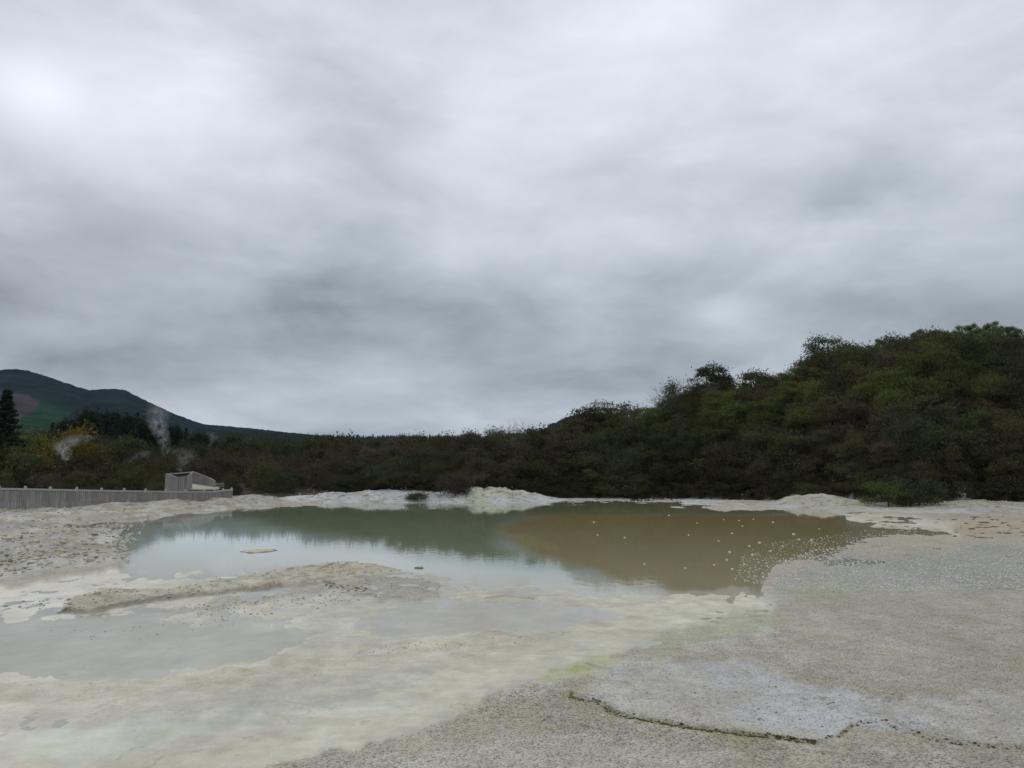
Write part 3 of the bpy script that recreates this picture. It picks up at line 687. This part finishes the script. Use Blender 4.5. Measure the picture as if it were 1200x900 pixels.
# pines on the crest of the hill
def pine_geo(seed, Ht=7, W=1.9):
    g = np.random.default_rng(seed); cs = []; rs = []
    for i in range(26):
        z = .1+.88*i/25; r = W*math.sqrt(max(1.04-z, .03))*.95*g.random()**.5+.1; th = g.random()*6.28
        cs.append((r*math.cos(th), r*math.sin(th), Ht*z)); q = .36*W*(1.3-z*.6)*.8; rs.append((q, q, q*.8))
    Vv, Fc = leaves(np.array(cs), 230, np.array(rs)*np.array((1.1, 1.1, 1.5)), .17, up=.9, g=g)
    tr = MB(); tr.tube([(0, 0, -.5), (0, 0, Ht*.5), (0, 0, Ht*.97)], [.14, .1, .02], 6)
    for c in cs[:10]: tr.tube([(0, 0, c[2]*.9), c], [.035, .012], 4)
    return (Vv, Fc), tr
pp = [make_tree('pine_tree', pine_geo(800+i), M['crestpine']) for i in range(3)]
lst = [(905, 137, .55), (918, 138, .5), (880, 139, .45), (1008, 146, .62), (1022, 147, .55), (1045, 148, .7), (1060, 152, .6), (1078, 150, .65), (1092, 154, .85), (1108, 152, .75), (1120, 156, .8), (1132, 153, .7), (1146, 157, .85), (1160, 154, .8), (1172, 156, .78), (1184, 153, .8), (1196, 157, .8), (1212, 155, .75), (1101, 147, .6), (1127, 148, .62), (1153, 149, .6), (1178, 148, .62), (1000, 143, .5), (1036, 146, .55), (1052, 144, .5), (1070, 147, .55), (1086, 146, .55), (1114, 145, .6), (1138, 146, .6), (1166, 147, .6), (1190, 146, .62), (1204, 149, .65), (940, 139, .45), (1015, 145, .5)]
for i, (px_, d, s) in enumerate(lst):
    o = pp[i] if i < 3 else copy_tree(pp[i % 3], (0, 0, 0), 0, (1, 1, 1)); x, y = at(px_ - (px_-600)*.015, d)
    s *= 1.0; o.location = (x, y, gz(x, y)-.2); o.scale = (s*1.6, s*1.6, s*1.22); o.rotation_euler = (0, 0, i*1.1)
    if i < 3: tag(o, 'small slender green pine showing over the middle skyline left of the tall dark tree', 'tree', 'small pines over the middle skyline')
    else: tag(o, 'fresh green young pine along the crest of the hill at right', 'tree', 'young pines on the hill crest')

# tall dark conifer at the left edge, autumn trees, far pines
def conifer_geo(seed, Ht=13, W=3.4, n=60):
    g = np.random.default_rng(seed); cs = []; rs = []; tr = MB(); tr.tube([(0, 0, -.5), (0, 0, Ht*.5), (0, 0, Ht*.98)], [.3, .2, .03], 8)
    for i in range(n):
        z = .12+.86*i/n; r = W*(1.02-z)*(.75+.5*g.random()); th = i*2.4+g.normal()*.3
        for q in (.35, .7, 1.0):
            cs.append((r*q*math.cos(th), r*q*math.sin(th), Ht*z-.25*r*q*.3)); rs.append((.45+.15*(1-z), .45+.15*(1-z), .22))
        tr.tube([(0, 0, Ht*z), (r*math.cos(th), r*math.sin(th), Ht*z-.08*r)], [.05, .012], 4)
    Vv, Fc = leaves(np.array(cs), 34, np.array(rs), .42, up=.2, g=g); return (Vv, Fc), tr
o = make_tree('conifer', conifer_geo(900), M['pine']); x, y = at(2, 118); o.location = (x, y, gz(x, y)); o.scale = (.95, .95, .93)
tag(o, 'tall dark conifer at the left edge beside the autumn yellow trees', 'tree')
yl = [(40, 128, 1.0, 'lime', 'yellow green tree right of the tall dark conifer'), (66, 126, 1.05, 'yellow', 'mustard yellow tree, leftmost of the golden crowns'), (92, 128, 1.15, 'yellow', 'brightest golden autumn tree, right of the mustard yellow one'),
      (14, 116, .8, 'lime', 'lime green bush at the foot of the tall dark conifer'), (108, 122, .75, 'olive', 'olive tree just right of and below the golden trees'), (145, 125, 1.0, 'dark', 'rounded dark green tree to the left of the tall steam plume'),
      (30, 112, .85, 'olive', 'broad olive tree in front of the yellow green tree')]
for i, (px_, d, s, kd, lab) in enumerate(yl):
    o = make_tree('broadleaf_tree', bush_geo(950+i, W=3.2, Ht=6.6, pads=34, per=90, size=.32, skirt=.25, flat=.55), M[kd]); x, y = at(px_, d)
    o.location = (x, y, gz(x, y)-.3); o.scale = (s, s, s*(1.0 if kd != 'olive' else .85)); tag(o, lab, 'tree')
tall = [(58, 7, .6), (75, 8, .7), (90, 20, 1.15), (100, 0, 1.0), (112, 10, .95), (124, 14, .95), (135, 6, .9), (148, 12, .95), (158, 16, 1.0), (170, 4, .85), (182, 9, .8), (200, 5, .65), (216, 12, .6), (232, 3, .55), (250, 9, .5), (272, 6, .48)]
fp = [make_tree('pine_tree', g_, M['pine']) for g_ in (conifer_geo(931, 17, 4.4, 40), bush_geo(932, W=4.8, Ht=15, pads=46, per=70, size=.8, skirt=.3, flat=.8, spiky=.3))]
for i, (px_, dd_, s) in enumerate(tall):
    k = i % 2; o = fp[k] if i < 2 else copy_tree(fp[k], (0, 0, 0), 0, (1, 1, 1)); x, y = at(px_, 300+dd_*2)
    o.location = (x, y, gz(x, y)-1)
    top = HC+(300+dd_*2)*float(ang(px_, {58: 494, 75: 490, 90: 484, 100: 478, 112: 485, 124: 480, 135: 483, 148: 484, 158: 481, 170: 488, 182: 492, 200: 497, 216: 500, 232: 505, 250: 507, 272: 510}[px_])[1])
    s = .95 if s > .8 else .75; o.location = (x, y, top-(17 if k == 0 else 15.5)*s); o.scale = (s, s, s); o.rotation_euler = (0, 0, i)
    tag(o, 'dark blue green tall tree in the grove in front of the mountain foot', 'tree', 'tall dark trees in the grove before the mountain')

# far pine plantation, one mass along the foot of the mountain
VV = []; FF = []; n0 = 0; g = np.random.default_rng(77)
def cone(x, y, z, h, w):
    global n0
    v = [(x, y, z+h)]; f = []
    for tn in range(3):
        zt = z+h*(.72-.3*tn); r = w*(.45+.3*tn); b = len(v)
        for k in range(7):
            a = k*.8976+tn*.4; rr = r*(.75+.5*g.random()); v.append((x+rr*math.cos(a), y+rr*math.sin(a), zt-h*.1*g.random()))
        v.append((x, y, zt+h*.28)); 
        for k in range(7): f.append((b+7, b+k, b+(k+1) % 7))
    v[0] = (x, y, z+h); VV.append(np.array(v)); FF.append(np.array(f)+n0); n0 += len(v)
for _ in range(5200):
    u = 150+430*g.random()**.9; d = 520+380*g.random(); x, y = at(u, d)
    top = np.interp(u, [150, 230, 300, 360, 430, 520, 600], [512, 510, 509, 511, 512.5, 511, 514])
    zt = HC+(555-top)/F*900; z = zt*(.45+.55*(d-520)/380)-11; cone(x, y, z, 9+5*g.random(), 2.6)
o = mesh_obj('pine_forest', np.concatenate(VV), np.concatenate(FF), M['pine'])
tag(o, 'far pine plantation in a level dark band at the foot of the mountain', 'forest', kind='stuff')
# rise that carries it
Vr = []
ts = np.linspace(0, 1, 14); us = np.arange(100, 640, 10)
for tt in ts:
    for u in us:
        d = 500+420*tt; x, y = at(u, d); top = np.interp(u, [100, 150, 230, 300, 360, 430, 520, 600], [520, 512, 510, 509, 511, 512.5, 511, 514])
        Vr.append((x, y, (HC+(555-top)/F*900)*(.45*min(tt*8, 1)+.55*tt)-10.5+(-3 if tt == 0 else 0)))
ii = np.arange(len(Vr)).reshape(len(ts), len(us)); Fr = np.stack([ii[:-1, :-1], ii[:-1, 1:], ii[1:, 1:], ii[1:, :-1]], -1).reshape(-1, 4)
o = mesh_obj('terrain', Vr, Fr, M['slope'], smooth=True); attr(o, 'Col', np.tile(np.array((.035, .04, .025)), (len(Vr), 1))); tag(o, kind='structure', label='low rise under the pine plantation')

# ------------------------------------------------------------------ fences
def fence_run(root, pts_, h, spacing, pal=.15, gap=.02, post_h=.26, topz=None, name_panel='paling_panel'):
    """pts_: (x,y,z_base) corner list; posts every spacing"""
    P = [np.array(p, float) for p in pts_]; seg = []; 
    for a, b in zip(P[:-1], P[1:]):
        n = max(1, round(np.linalg.norm((b-a)[:2])/spacing)); seg += [(a+(b-a)*k/n, a+(b-a)*(k+1)/n) for k in range(n)]
    posts = [s[0] for s in seg]+[seg[-1][1]]
    for p in posts:
        mb = MB(); mb.tube([(p[0], p[1], p[2]-.5), (p[0], p[1], p[2]+h+post_h*.6), (p[0], p[1], p[2]+h+post_h)], [.11, .11, .075], 8); mb.build('post', M['rail'], root)
    for a, b in seg:
        d = b-a; L = np.linalg.norm(d[:2]); e = d/np.linalg.norm(d); nrm = np.array((e[1], -e[0], 0)); 
        if nrm[1] > 0: nrm = -nrm
        off = nrm*.13; mb = MB(); n = int(L/(pal+gap))
        for k in range(n):
            c = a+d*(k+.5)/n+off; z0 = c[2]-.5; z1 = c[2]+h-.1+random.uniform(-.012, .012); j = random.uniform(-.008, .008)
            mb.box((c[0]+nrm[0]*j, c[1]+nrm[1]*j, z0), (c[0]+nrm[0]*j, c[1]+nrm[1]*j, z1), pal, .022, up=nrm)
        mb.build(name_panel, M['wood'], root)
        mb = MB(); mb.box(a+off*.6+np.array((0, 0, h-.0)), b+off*.6+np.array((0, 0, h-.0)), .20, .16); mb.build('rail', M['rail'], root)
        mb = MB(); mb.box(a+off*.38+np.array((0, 0, h*.35)), b+off*.38+np.array((0, 0, h*.35)), .05, .1); mb.build('lower_rail', M['wood'], root)
fr_ = empty('timber_fence', (0, 0, 0))
line = []
for px_, d, yt in ((-150, 68, 570), (-60, 69.5, 570.5), (0, 71, 571.5), (60, 73, 572.8), (120, 76, 574), (195, 81, 575.3), (240, 84, 575.5), (252, 86, 575.3), (272, 90, 573.2)):
    x, y = at(px_, d); zt = HC+d*ang(px_, yt)[1]; line.append((x, y, zt-1.45))
o0 = line[2]; fr_.location = (o0[0], o0[1], 0)
fence_run(fr_, [(p[0]-o0[0], p[1]-o0[1], p[2]) for p in line], 1.37, 2.25)
tag(fr_, 'long weathered grey timber fence of close palings along the left bank', 'fence')
# lookout enclosure behind the fence end
lk = empty('lookout_platform', (0, 0, 0)); c0 = at(225, 99); lk.location = (c0[0], c0[1], 0)
def P3(px_, d, py_): x, y = at(px_, d); return (x-c0[0], y-c0[1], HC+d*float(ang(px_, py_)[1]))
def wall(a, b, h, gap=.02, nm='paling_panel'):
    a = np.array(a); b = np.array(b); n = max(2, int(np.linalg.norm((b-a)[:2])/(.15+gap))); mb = MB(); e = (b-a)/np.linalg.norm(b-a); nrm = np.array((e[1], -e[0], 0))
    for k in range(n):
        c = a+(b-a)*(k+.5)/n; mb.box((c[0], c[1], c[2]-h), (c[0], c[1], c[2]+random.uniform(-.02, .02)), .15, .022, up=nrm)
    mb.build(nm, M['wood'], lk); mb = MB(); up = np.array((0, 0, .03)); mb.box(a+up, b+up, .14, .1); mb.build('rail', M['wood'], lk)
A1, A2, A3 = P3(195, 99, 555.8), P3(208, 96, 560), P3(221, 96, 558); A4, A5, A6 = P3(226, 102, 553.2), P3(246, 100, 560.5), P3(252, 99, 564)
wall(A1, A2, 1.9); wall(A2, A3, 1.9); wall(A3, P3(226, 97.5, 553.8), 2.2); wall(A4, A5, 1.9, .05); wall(A5, A6, 1.6, .03); mb = MB(); mb.box(A1, A4, .1, .12); mb.build('rail', M['rail'], lk)
for p in (A1, A2, A3, A4, A5, A6): mb = MB(); mb.box((p[0], p[1], p[2]-3), (p[0], p[1], p[2]+.12), .16, .16, up=(0, 1, 0)); mb.build('post', M['wood'], lk)
B = [P3(221, 96.5, 573), P3(256, 95, 572.3), P3(258, 99, 571.2), P3(226, 101, 567)]
mb = MB(); mb.add([*B, *[(b[0], b[1], b[2]-.15) for b in B]], [(0, 1, 2, 3), (7, 6, 5, 4), (0, 4, 5, 1), (1, 5, 6, 2), (2, 6, 7, 3), (3, 7, 4, 0)]); mb.build('deck', M['floor'], lk)
mb = MB(); mb.box(P3(252, 99, 567.5), P3(263, 100, 567), .08, .12); mb.box(P3(252, 99, 570), P3(263, 100, 569.5), .08, .1); mb.build('rail', M['wood'], lk)
tag(lk, 'small timber lookout with grey paling sides and pale deck behind the fence end', 'platform')

# ------------------------------------------------------------------ stones
def stone_geo(seed, sub=1):
    import bmesh
    bm = bmesh.new(); bmesh.ops.create_icosphere(bm, subdivisions=sub, radius=1); g = np.random.default_rng(seed)
    for v in bm.verts: v.co *= .7+.5*g.random(); v.co.z *= .6
    Vv = np.array([v.co[:] for v in bm.verts]); Fc = np.array([[v.index for v in f.verts] for f in bm.faces]); bm.free(); return Vv, Fc
st = [stone_geo(i, 1) for i in range(6)]; st1 = [stone_geo(i+20, 2) for i in range(4)]
m, t = mat('pebbles'); isl = t.new('ShaderNodeNewGeometry').outputs['Random Per Island']
cr = t.new('ShaderNodeValToRGB'); t.put(cr.inputs[0], isl); e = cr.color_ramp.elements
e[0].color = (.25, .215, .155, 1); e[1].color = (.55, .53, .49, 1)
for p_, c_ in ((.3, (.33, .285, .21)), (.6, (.45, .40, .32)), (.85, (.50, .47, .42))): q = cr.color_ramp.elements.new(p_); q.color = (*c_, 1)
t.l.new(princ(t, cr.outputs[0], .8, .2), t.out.inputs[0]); M['peb'] = m
M['wst'] = plain_mat('white_pumice', (.62, .60, .54), .15, 20)
M['dst'] = plain_mat('dark_pebbles', (.26, .225, .165), .2, 20)
M['moss'] = plain_mat('mossy_crumbs', (.10, .095, .03), .3, 20)
def pick(P, n, g):
    q = np.array(P, float); out = []
    while len(out) < n:
        x = q[:, 0].min()+np.ptp(q[:, 0])*g.random(n*2); y = q[:, 1].min()+np.ptp(q[:, 1])*g.random(n*2)
        k = poly_sd(x, y, P) < 0; out += list(zip(x[k], y[k]))
    return np.array(out[:n])
def scatter(name, sets, m, label, seed):
    g = np.random.default_rng(seed); VV = []; FF = []; n0 = 0
    for P, n, r0, r1 in sets:
        q = pick(P, n, g) if P is not None else n; X_, Y_ = gpt(q[:, 0], q[:, 1]); Z = np.maximum(gzs(X_, Y_), -.004)
        for x, y, z in zip(X_, Y_, Z):
            Vv, Fc = st[int(g.integers(0, 6))]; r = r0+(r1-r0)*g.random()**2; a = g.random()*6; c, s = math.cos(a), math.sin(a)
            v = Vv*r; VV.append(np.stack([v[:, 0]*c-v[:, 1]*s+x, v[:, 0]*s+v[:, 1]*c+y, v[:, 2]+z+r*.15], 1)); FF.append(Fc+n0); n0 += len(v)
    o = mesh_obj(name, np.concatenate(VV), np.concatenate(FF), m); tag(o, label, 'stones', kind='stuff'); return o
scatter('gravel', [
  ([(560, 835), (620, 800), (700, 822), (760, 850), (930, 872), (1000, 900), (1250, 905), (1250, 890), (900, 880), (700, 862)], 1500, .006, .020),
  ([(540, 840), (620, 800), (900, 730), (1260, 690), (1260, 930), (300, 960), (340, 900)], 4200, .005, .014),
  ([(690, 790), (1260, 830), (1260, 880), (760, 845)], 200, .008, .025),
  ([(200, 712), (380, 690), (480, 670), (520, 690), (440, 705), (260, 728)], 420, .01, .035),
  ([(90, 695), (360, 662), (450, 662), (380, 684), (120, 716)], 60, .012, .03),
  ([(-40, 600), (180, 596), (150, 660), (-40, 680)], 420, .03, .10)], M['peb'], 'grey and brown gravel strewn over the flats', 40)
scatter('pumice_gravel', [
  ([(900, 690), (920, 655), (960, 642), (1260, 634), (1260, 688), (1050, 694)], 7000, .015, .04),
  ([(860, 680), (870, 650), (900, 635), (960, 630), (930, 690)], 800, .012, .032),
  ([(950, 632), (1000, 622), (1260, 622), (1260, 640), (950, 645)], 900, .015, .04)], M['wst'], 'white pumice gravel covering the flat at right of the brown water', 41)
scatter('dark_pebble_patch', [
  ([(40, 735), (180, 733), (190, 750), (60, 750)], 45, .008, .022), ([(0, 700), (60, 705), (60, 714), (0, 716)], 12, .02, .04),
  ([(200, 716), (300, 704), (300, 730), (180, 748)], 40, .008, .022), ([(380, 684), (430, 688), (435, 695), (385, 692)], 30, .03, .06),
  ([(400, 690), (520, 670), (700, 700), (640, 745), (450, 800), (330, 800)], 45, .006, .018), ([(-40, 590), (170, 590), (150, 660), (-40, 690)], 60, .03, .08),
  ([(440, 757), (660, 742), (660, 752), (430, 770)], 80, .006, .018)], M['dst'], 'small dark pebbles and crumbs lying in the milky shallows', 42)
M['slab'] = plain_mat('sinter_rubble', (.52, .475, .37), .3, 8)
scatter('sinter_rubble', [(RIDGE, 200, .02, .06), ([(100, 700), (300, 676), (440, 658), (450, 664), (300, 690), (110, 712)], 60, .02, .06), ([(-60, 596), (160, 594), (150, 660), (0, 678), (-60, 680)], 700, .04, .17),
  ([(-60, 590), (330, 582), (330, 592), (200, 600), (-60, 606)], 300, .05, .2)], M['slab'], 'beige rubble of broken sinter on the ridge and the left flats', 45)
scatter('white_rubble', [([(330, 578), (640, 572), (640, 588), (560, 589), (340, 589)], 700, .04, .16), ([(800, 585), (1250, 580), (1250, 602), (940, 597), (800, 591)], 900, .04, .14), ([(690, 585.5), (800, 584.5), (800, 588), (690, 588)], 60, .05, .18)], M['wst'], 'white rubble strewn over the far banks', 46)
g = np.random.default_rng(5); q = []
for a, b in zip(CRACK[:-1], CRACK[1:]):
    n = int((b[0]-a[0])*(1.5 if a[0] < 950 else .3)); tt = g.random(n); q += [(a[0]+(b[0]-a[0])*t_+g.normal()*1.5, a[1]+(b[1]-a[1])*t_+g.normal()*1.1+1) for t_ in tt]
scatter('moss_crumbs', [(None, np.array(q), .005, .026)], M['moss'], 'dark mossy crumbs along the crack bounding the white crust', 43)
# single stones one can point at
ws = [(696, 612), (732, 630), (755, 661), (807, 627), (842, 634), (870, 616.5), (855, 647), (803, 666), (700, 627), (866, 610), (817, 613), (640, 588.5), (883, 608.5), (906, 612), (960, 620), (930, 626), (935, 604), (950, 603),
      (858, 625), (837, 662), (852, 656), (872, 661), (858, 667), (882, 650), (878, 640), (848, 609), (784, 604), (680, 586.8), (774, 588), (918, 640), (936, 632), (951, 633), (903, 646), (890, 636)]
wproto = None
for i, (a, b) in enumerate(ws):
    Vv, Fc = st1[i % 4]; x, y = gpt(a, b); r = (.030+.035*g.random()+.0002*y)*.85
    o = mesh_obj('pumice_stone', Vv*np.array((r*1.2, r, r)), Fc, M['wst'], smooth=True); o.location = (float(x), float(y), .01); o.rotation_euler = (0, 0, g.random()*6)
    tag(o, 'small white pumice stone showing above the brown water', 'stone', 'white stones dotting the brown water')
for lab, a, b, r, mm in (('dark pointed rock at the pond edge right of the sinter ridge', 491, 666, (.16, .09, .07), 'dst'), ('pale rounded stone on the left flats below the fence', 73, 655, (.17, .12, .12), 'wst'),
                        ('grey cobble on the left flats near the green backwater', 111, 631, (.16, .12, .12), 'dst'), ('low white slab on top of the sinter ridge', 268, 681, (.34, .22, .07), 'wst'),
                        ('small dark pebble capping the start of the mossy crack', 670, 814, (.03, .025, .03), 'dst'), ('white pebble below the mossy crack', 707, 841, (.028, .022, .028), 'wst'),
                        ('thumb sized brown stone in the near grey gravel', 741, 873, (.028, .022, .02), 'peb'), ('brown stone right of the thumb sized one in the near gravel', 765, 870, (.03, .022, .022), 'peb'),
                        ('flat brown mud islet in the turquoise water', 303, 646, (.62, .8, .035), 'floor')):
    Vv, Fc = st1[len(lab) % 4]; x, y = gpt(a, b); o = mesh_obj('mud_islet' if 'islet' in lab else 'stone', Vv*np.array(r), Fc, M[mm], smooth='islet' in lab); o.location = (float(x), float(y), max(gz(float(x), float(y)), 0)+r[2]*.2); tag(o, lab, 'islet' if 'islet' in lab else 'stone')

# ------------------------------------------------------------------ steam
def steam(px_, d, y0, y1, w, lean, dens, lab, seed):
    x, y = at(px_, d); z0 = HC+d*float(ang(px_, y1)[1]); z1 = HC+d*float(ang(px_, y0)[1]); Hh = z1-z0
    V_ = []; n = 14; k = 16
    for i in range(n+1):
        tt = i/n; r = w*(.25+.75*tt)*math.sqrt(max(1-max(0, (tt-.8)/.2)**2, .02))*(1 if i else .5)
        for j in range(k):
            a = 2*math.pi*j/k; rr = r*(1+.15*math.sin(3*a+seed+tt*5)); V_.append((rr*math.cos(a)+lean*tt**1.3+w*.25*math.sin(tt*6+seed), rr*math.sin(a), Hh*tt))
    Fc = [(i*k+j, i*k+(j+1) % k, (i+1)*k+(j+1) % k, (i+1)*k+j) for i in range(n) for j in range(k)]+[tuple(range(k))[::-1], tuple(n*k+j for j in range(k))]
    m, t = mat('steam'); tc = t.new('ShaderNodeTexCoord'); gen = tc.outputs['Generated']; ob = tc.outputs['Object']
    nz = t.noise(ob, 2.35/w, 6, .6, 1.5); sx = t.new('ShaderNodeSeparateXYZ'); t.put(sx.inputs[0], gen)
    # fade from the plume's own curved axis outwards
    sz = sx.outputs[2]; o3 = t.new('ShaderNodeSeparateXYZ'); t.put(o3.inputs[0], ob); hz = t.math('DIVIDE', o3.outputs[2], Hh)
    ax = t.math('ADD', t.math('MULTIPLY', t.math('POWER', t.math('MAXIMUM', hz, 0), 1.3), lean), t.math('MULTIPLY', t.math('SINE', t.math('MULTIPLY_ADD', hz, 6, seed)), w*.25))
    dx = t.math('SUBTRACT', o3.outputs[0], ax); rr = t.math('SQRT', t.math('ADD', t.math('MULTIPLY', dx, dx), t.math('MULTIPLY', o3.outputs[1], o3.outputs[1])))
    rr = t.math('DIVIDE', rr, t.math('MULTIPLY', t.math('MULTIPLY_ADD', hz, .75, .25), w)); fall = t.rng(rr, 1.0, .1, 0, 1)
    fall = t.math('MULTIPLY', fall, t.rng(hz, 1, .3, 0, 1))
    de = t.math('MULTIPLY', t.math('MULTIPLY', t.rng(nz, .45, .66, 0, 1), fall), dens)
    pv = t.new('ShaderNodeVolumePrincipled'); pv.inputs['Color'].default_value = (.95, .96, .98, 1); t.put(pv.inputs['Density'], de); pv.inputs['Anisotropy'].default_value = .3
    t.l.new(pv.outputs[0], t.out.inputs['Volume'])
    o = mesh_obj('steam_plume', V_, Fc, m, smooth=True); o.location = (x, y, z0); tag(o, lab, 'steam')
steam(188, 175, 466, 535, 3.6, -.5, .5, 'tallest white steam plume, rising in front of the mountain slope', 1)
steam(72, 112, 508, 540, 2.6, 1.8, 1.1, 'bright steam puff drifting right below the golden trees', 2)
steam(150, 118, 527, 548, 1.5, 2.2, .6, 'faint slanted steam wisp between the golden trees and the lookout', 3)
steam(216, 115, 524, 553, 2.2, -.6, .5, 'thin curling steam wisp rising behind the lookout', 4)
steam(246, 260, 505, 523, 2.6, .5, .35, 'small far steam wisp right of the tallest plume', 5)

# ------------------------------------------------------------------ thin air
mb = MB(); mb.add([(x, y, z) for z in (-2, 620) for x, y in ((-4600, -4600), (4600, -4600), (4600, 4600), (-4600, 4600))], [(0, 3, 2, 1), (4, 5, 6, 7), (0, 1, 5, 4), (1, 2, 6, 5), (2, 3, 7, 6), (3, 0, 4, 7)])
m, t = mat('haze'); pv = t.new('ShaderNodeVolumePrincipled'); pv.inputs['Color'].default_value = (.42, .72, 1, 1); pv.inputs['Density'].default_value = .000014
t.l.new(pv.outputs[0], t.out.inputs['Volume']); hz_o = mb.build('haze', m); tag(hz_o, 'thin blue air', kind='stuff')

# ------------------------------------------------------------------ sky and sun
SUN_AZ = bearing(ang(48, 108)[0]); SUN_EL = math.atan(float(ang(48, 108)[1]))
w = bpy.data.worlds.new('World'); sc.world = w; w.use_nodes = True; w.node_tree.nodes.clear(); t = NT(w.node_tree)
out = t.new('ShaderNodeOutputWorld')
sky = t.new('ShaderNodeTexSky', sky_type='NISHITA', sun_disc=False); sky.sun_elevation = SUN_EL; sky.sun_rotation = SUN_AZ
dirv = t.vmath('NORMALIZE', t.new('ShaderNodeTexCoord').outputs['Generated'])
s = t.new('ShaderNodeSeparateXYZ'); t.put(s.inputs[0], dirv)
z = t.math('MAXIMUM', s.outputs[2], 0)
den = t.math('ADD', z, .15)
cx = t.math('DIVIDE', s.outputs[0], den); cy = t.math('DIVIDE', s.outputs[1], den)
cb = t.new('ShaderNodeCombineXYZ'); t.put(cb.inputs[0], cx); t.put(cb.inputs[1], cy); cb.inputs[2].default_value = 3.7
pl = cb.outputs[0]
n1 = t.noise(pl, 1.1, 8, .5, .2); n2 = t.rng(t.noise(t.scale(dirv, 1, 1, 2.3), 5.0, 9, .56, .25), .34, .66, .2, .8); nb_ = t.rng(t.noise(t.scale(dirv, 1, 1, 2.6), 2.4, 7, .5, .3), .35, .65, .25, .75); n3 = t.noise(t.scale(pl, 1, 1.3, 1), .5, 3, .5)
nn = t.math('ADD', t.math('ADD', t.math('MULTIPLY', t.math('ADD', t.math('SUBTRACT', n1, .5), t.math('MULTIPLY', t.math('SUBTRACT', nb_, .5), .8)), .8), t.math('MULTIPLY', t.math('SUBTRACT', n2, .5), .62)), t.math('MULTIPLY', t.math('SUBTRACT', n3, .5), .55))
base = t.new('ShaderNodeValToRGB'); t.put(base.inputs[0], z); cr = base.color_ramp; cr.elements[0].position = 0; cr.elements[0].color = (.40, .40, .40, 1); cr.elements[1].position = 1; cr.elements[1].color = (.80, .80, .80, 1)
for p_, v_ in ((.05, .48), (.11, .42), (.17, .41), (.25, .49), (.36, .57), (.52, .64), (.75, .76)): q = cr.elements.new(p_); q.color = (v_, v_, v_, 1)
val = base.outputs[0]
amp = t.rng(z, 0, .45, 1.05, .65)
val = t.math('MULTIPLY', val, t.math('ADD', 1, t.math('MULTIPLY', nn, amp)))
def lobe(px_, py_, k, a, sx=1, wob=0):
    global val
    x, f, u = ray(px_, py_); L = math.sqrt(x*x+f*f+u*u); D_ = np.array((x, f, u))/L
    rt = np.cross(D_, (0, 0, 1)); rt /= np.linalg.norm(rt); up = np.cross(rt, D_)
    da = t.math('DIVIDE', t.vmath('DOT_PRODUCT', dirv, tuple(rt)), k*sx); db = t.math('DIVIDE', t.vmath('DOT_PRODUCT', dirv, tuple(up)), k)
    fr = t.math('GREATER_THAN', t.vmath('DOT_PRODUCT', dirv, tuple(D_)), 0)
    q = t.math('ADD', t.math('MULTIPLY', da, da), t.math('MULTIPLY', db, db)); q = t.math('ADD', q, t.math('MULTIPLY', nn, wob))
    e_ = t.math('MULTIPLY', t.math('EXPONENT', t.math('MULTIPLY', q, -1)), fr)
    val = t.math('ADD', val, t.math('MULTIPLY', e_, a))
lobe(46, 108, .028, .30, 1.5, 3.5); lobe(70, 120, .08, .06, 1.5, 1.5)
lobe(110, 372, .045, -.045, 3.5, 2); lobe(400, 350, .05, -.04, 2.4, 2); lobe(740, 360, .04, -.04, 3, 2)
lobe(845, 366, .015, .16, 3, 1.5); lobe(590, 275, .05, .07, 2, 2); lobe(740, 20, .12, .12, 1.6, 1); lobe(230, 180, .12, .06, 1.4, 1)
lobe(200, 490, .02, .12, 3, 1); lobe(450, 490, .014, .10, 6, 1); lobe(60, 385, .02, .10, 3, 2); lobe(1180, 280, .05, .08, 1.2, 1); lobe(330, 90, .1, -.05, 1.2, 1); lobe(950, 100, .2, .04, 1.6)
tint = t.new('ShaderNodeValToRGB'); t.put(tint.inputs[0], val); cr = tint.color_ramp; cr.elements[0].position = .2; cr.elements[0].color = (.85, .965, 1.06, 1); cr.elements[1].position = .8; cr.elements[1].color = (.92, .98, 1.075, 1)
q = cr.elements.new(.45); q.color = (.865, .965, 1.08, 1)
cl = t.vmath('MULTIPLY', tint.outputs[0], None)
cv = t.new('ShaderNodeCombineXYZ'); [t.put(cv.inputs[i], val) for i in range(3)]
cl = t.vmath('MULTIPLY', tint.outputs[0], cv.outputs[0])
b1 = t.new('ShaderNodeBackground'); t.put(b1.inputs[0], sky.outputs[0]); b1.inputs[1].default_value = .05
b2 = t.new('ShaderNodeBackground'); t.put(b2.inputs[0], cl); b2.inputs[1].default_value = 1.11
ms = t.new('ShaderNodeMixShader'); ms.inputs[0].default_value = .985; t.l.new(b1.outputs[0], ms.inputs[1]); t.l.new(b2.outputs[0], ms.inputs[2]); t.l.new(ms.outputs[0], out.inputs[0])
su = bpy.data.lights.new('sun', 'SUN'); su.energy = .5; su.angle = R(11); su.color = (1, .96, .9)
so = bpy.data.objects.new('sun', su); col.objects.link(so)
from mathutils import Vector
so.rotation_euler = Vector((-math.sin(SUN_AZ)*math.cos(SUN_EL), -math.cos(SUN_AZ)*math.cos(SUN_EL), -math.sin(SUN_EL))).to_track_quat('-Z', 'Y').to_euler()
so.location = (-50, 50, 60)
vs = sc.view_settings; vs.view_transform = 'Standard'; vs.look = 'None'; vs.exposure = 0; vs.gamma = 1; vs.use_curve_mapping = False
sc.cycles.volume_max_steps = 64; sc.cycles.volume_bounces = 1; sc.cycles.transparent_max_bounces = 12
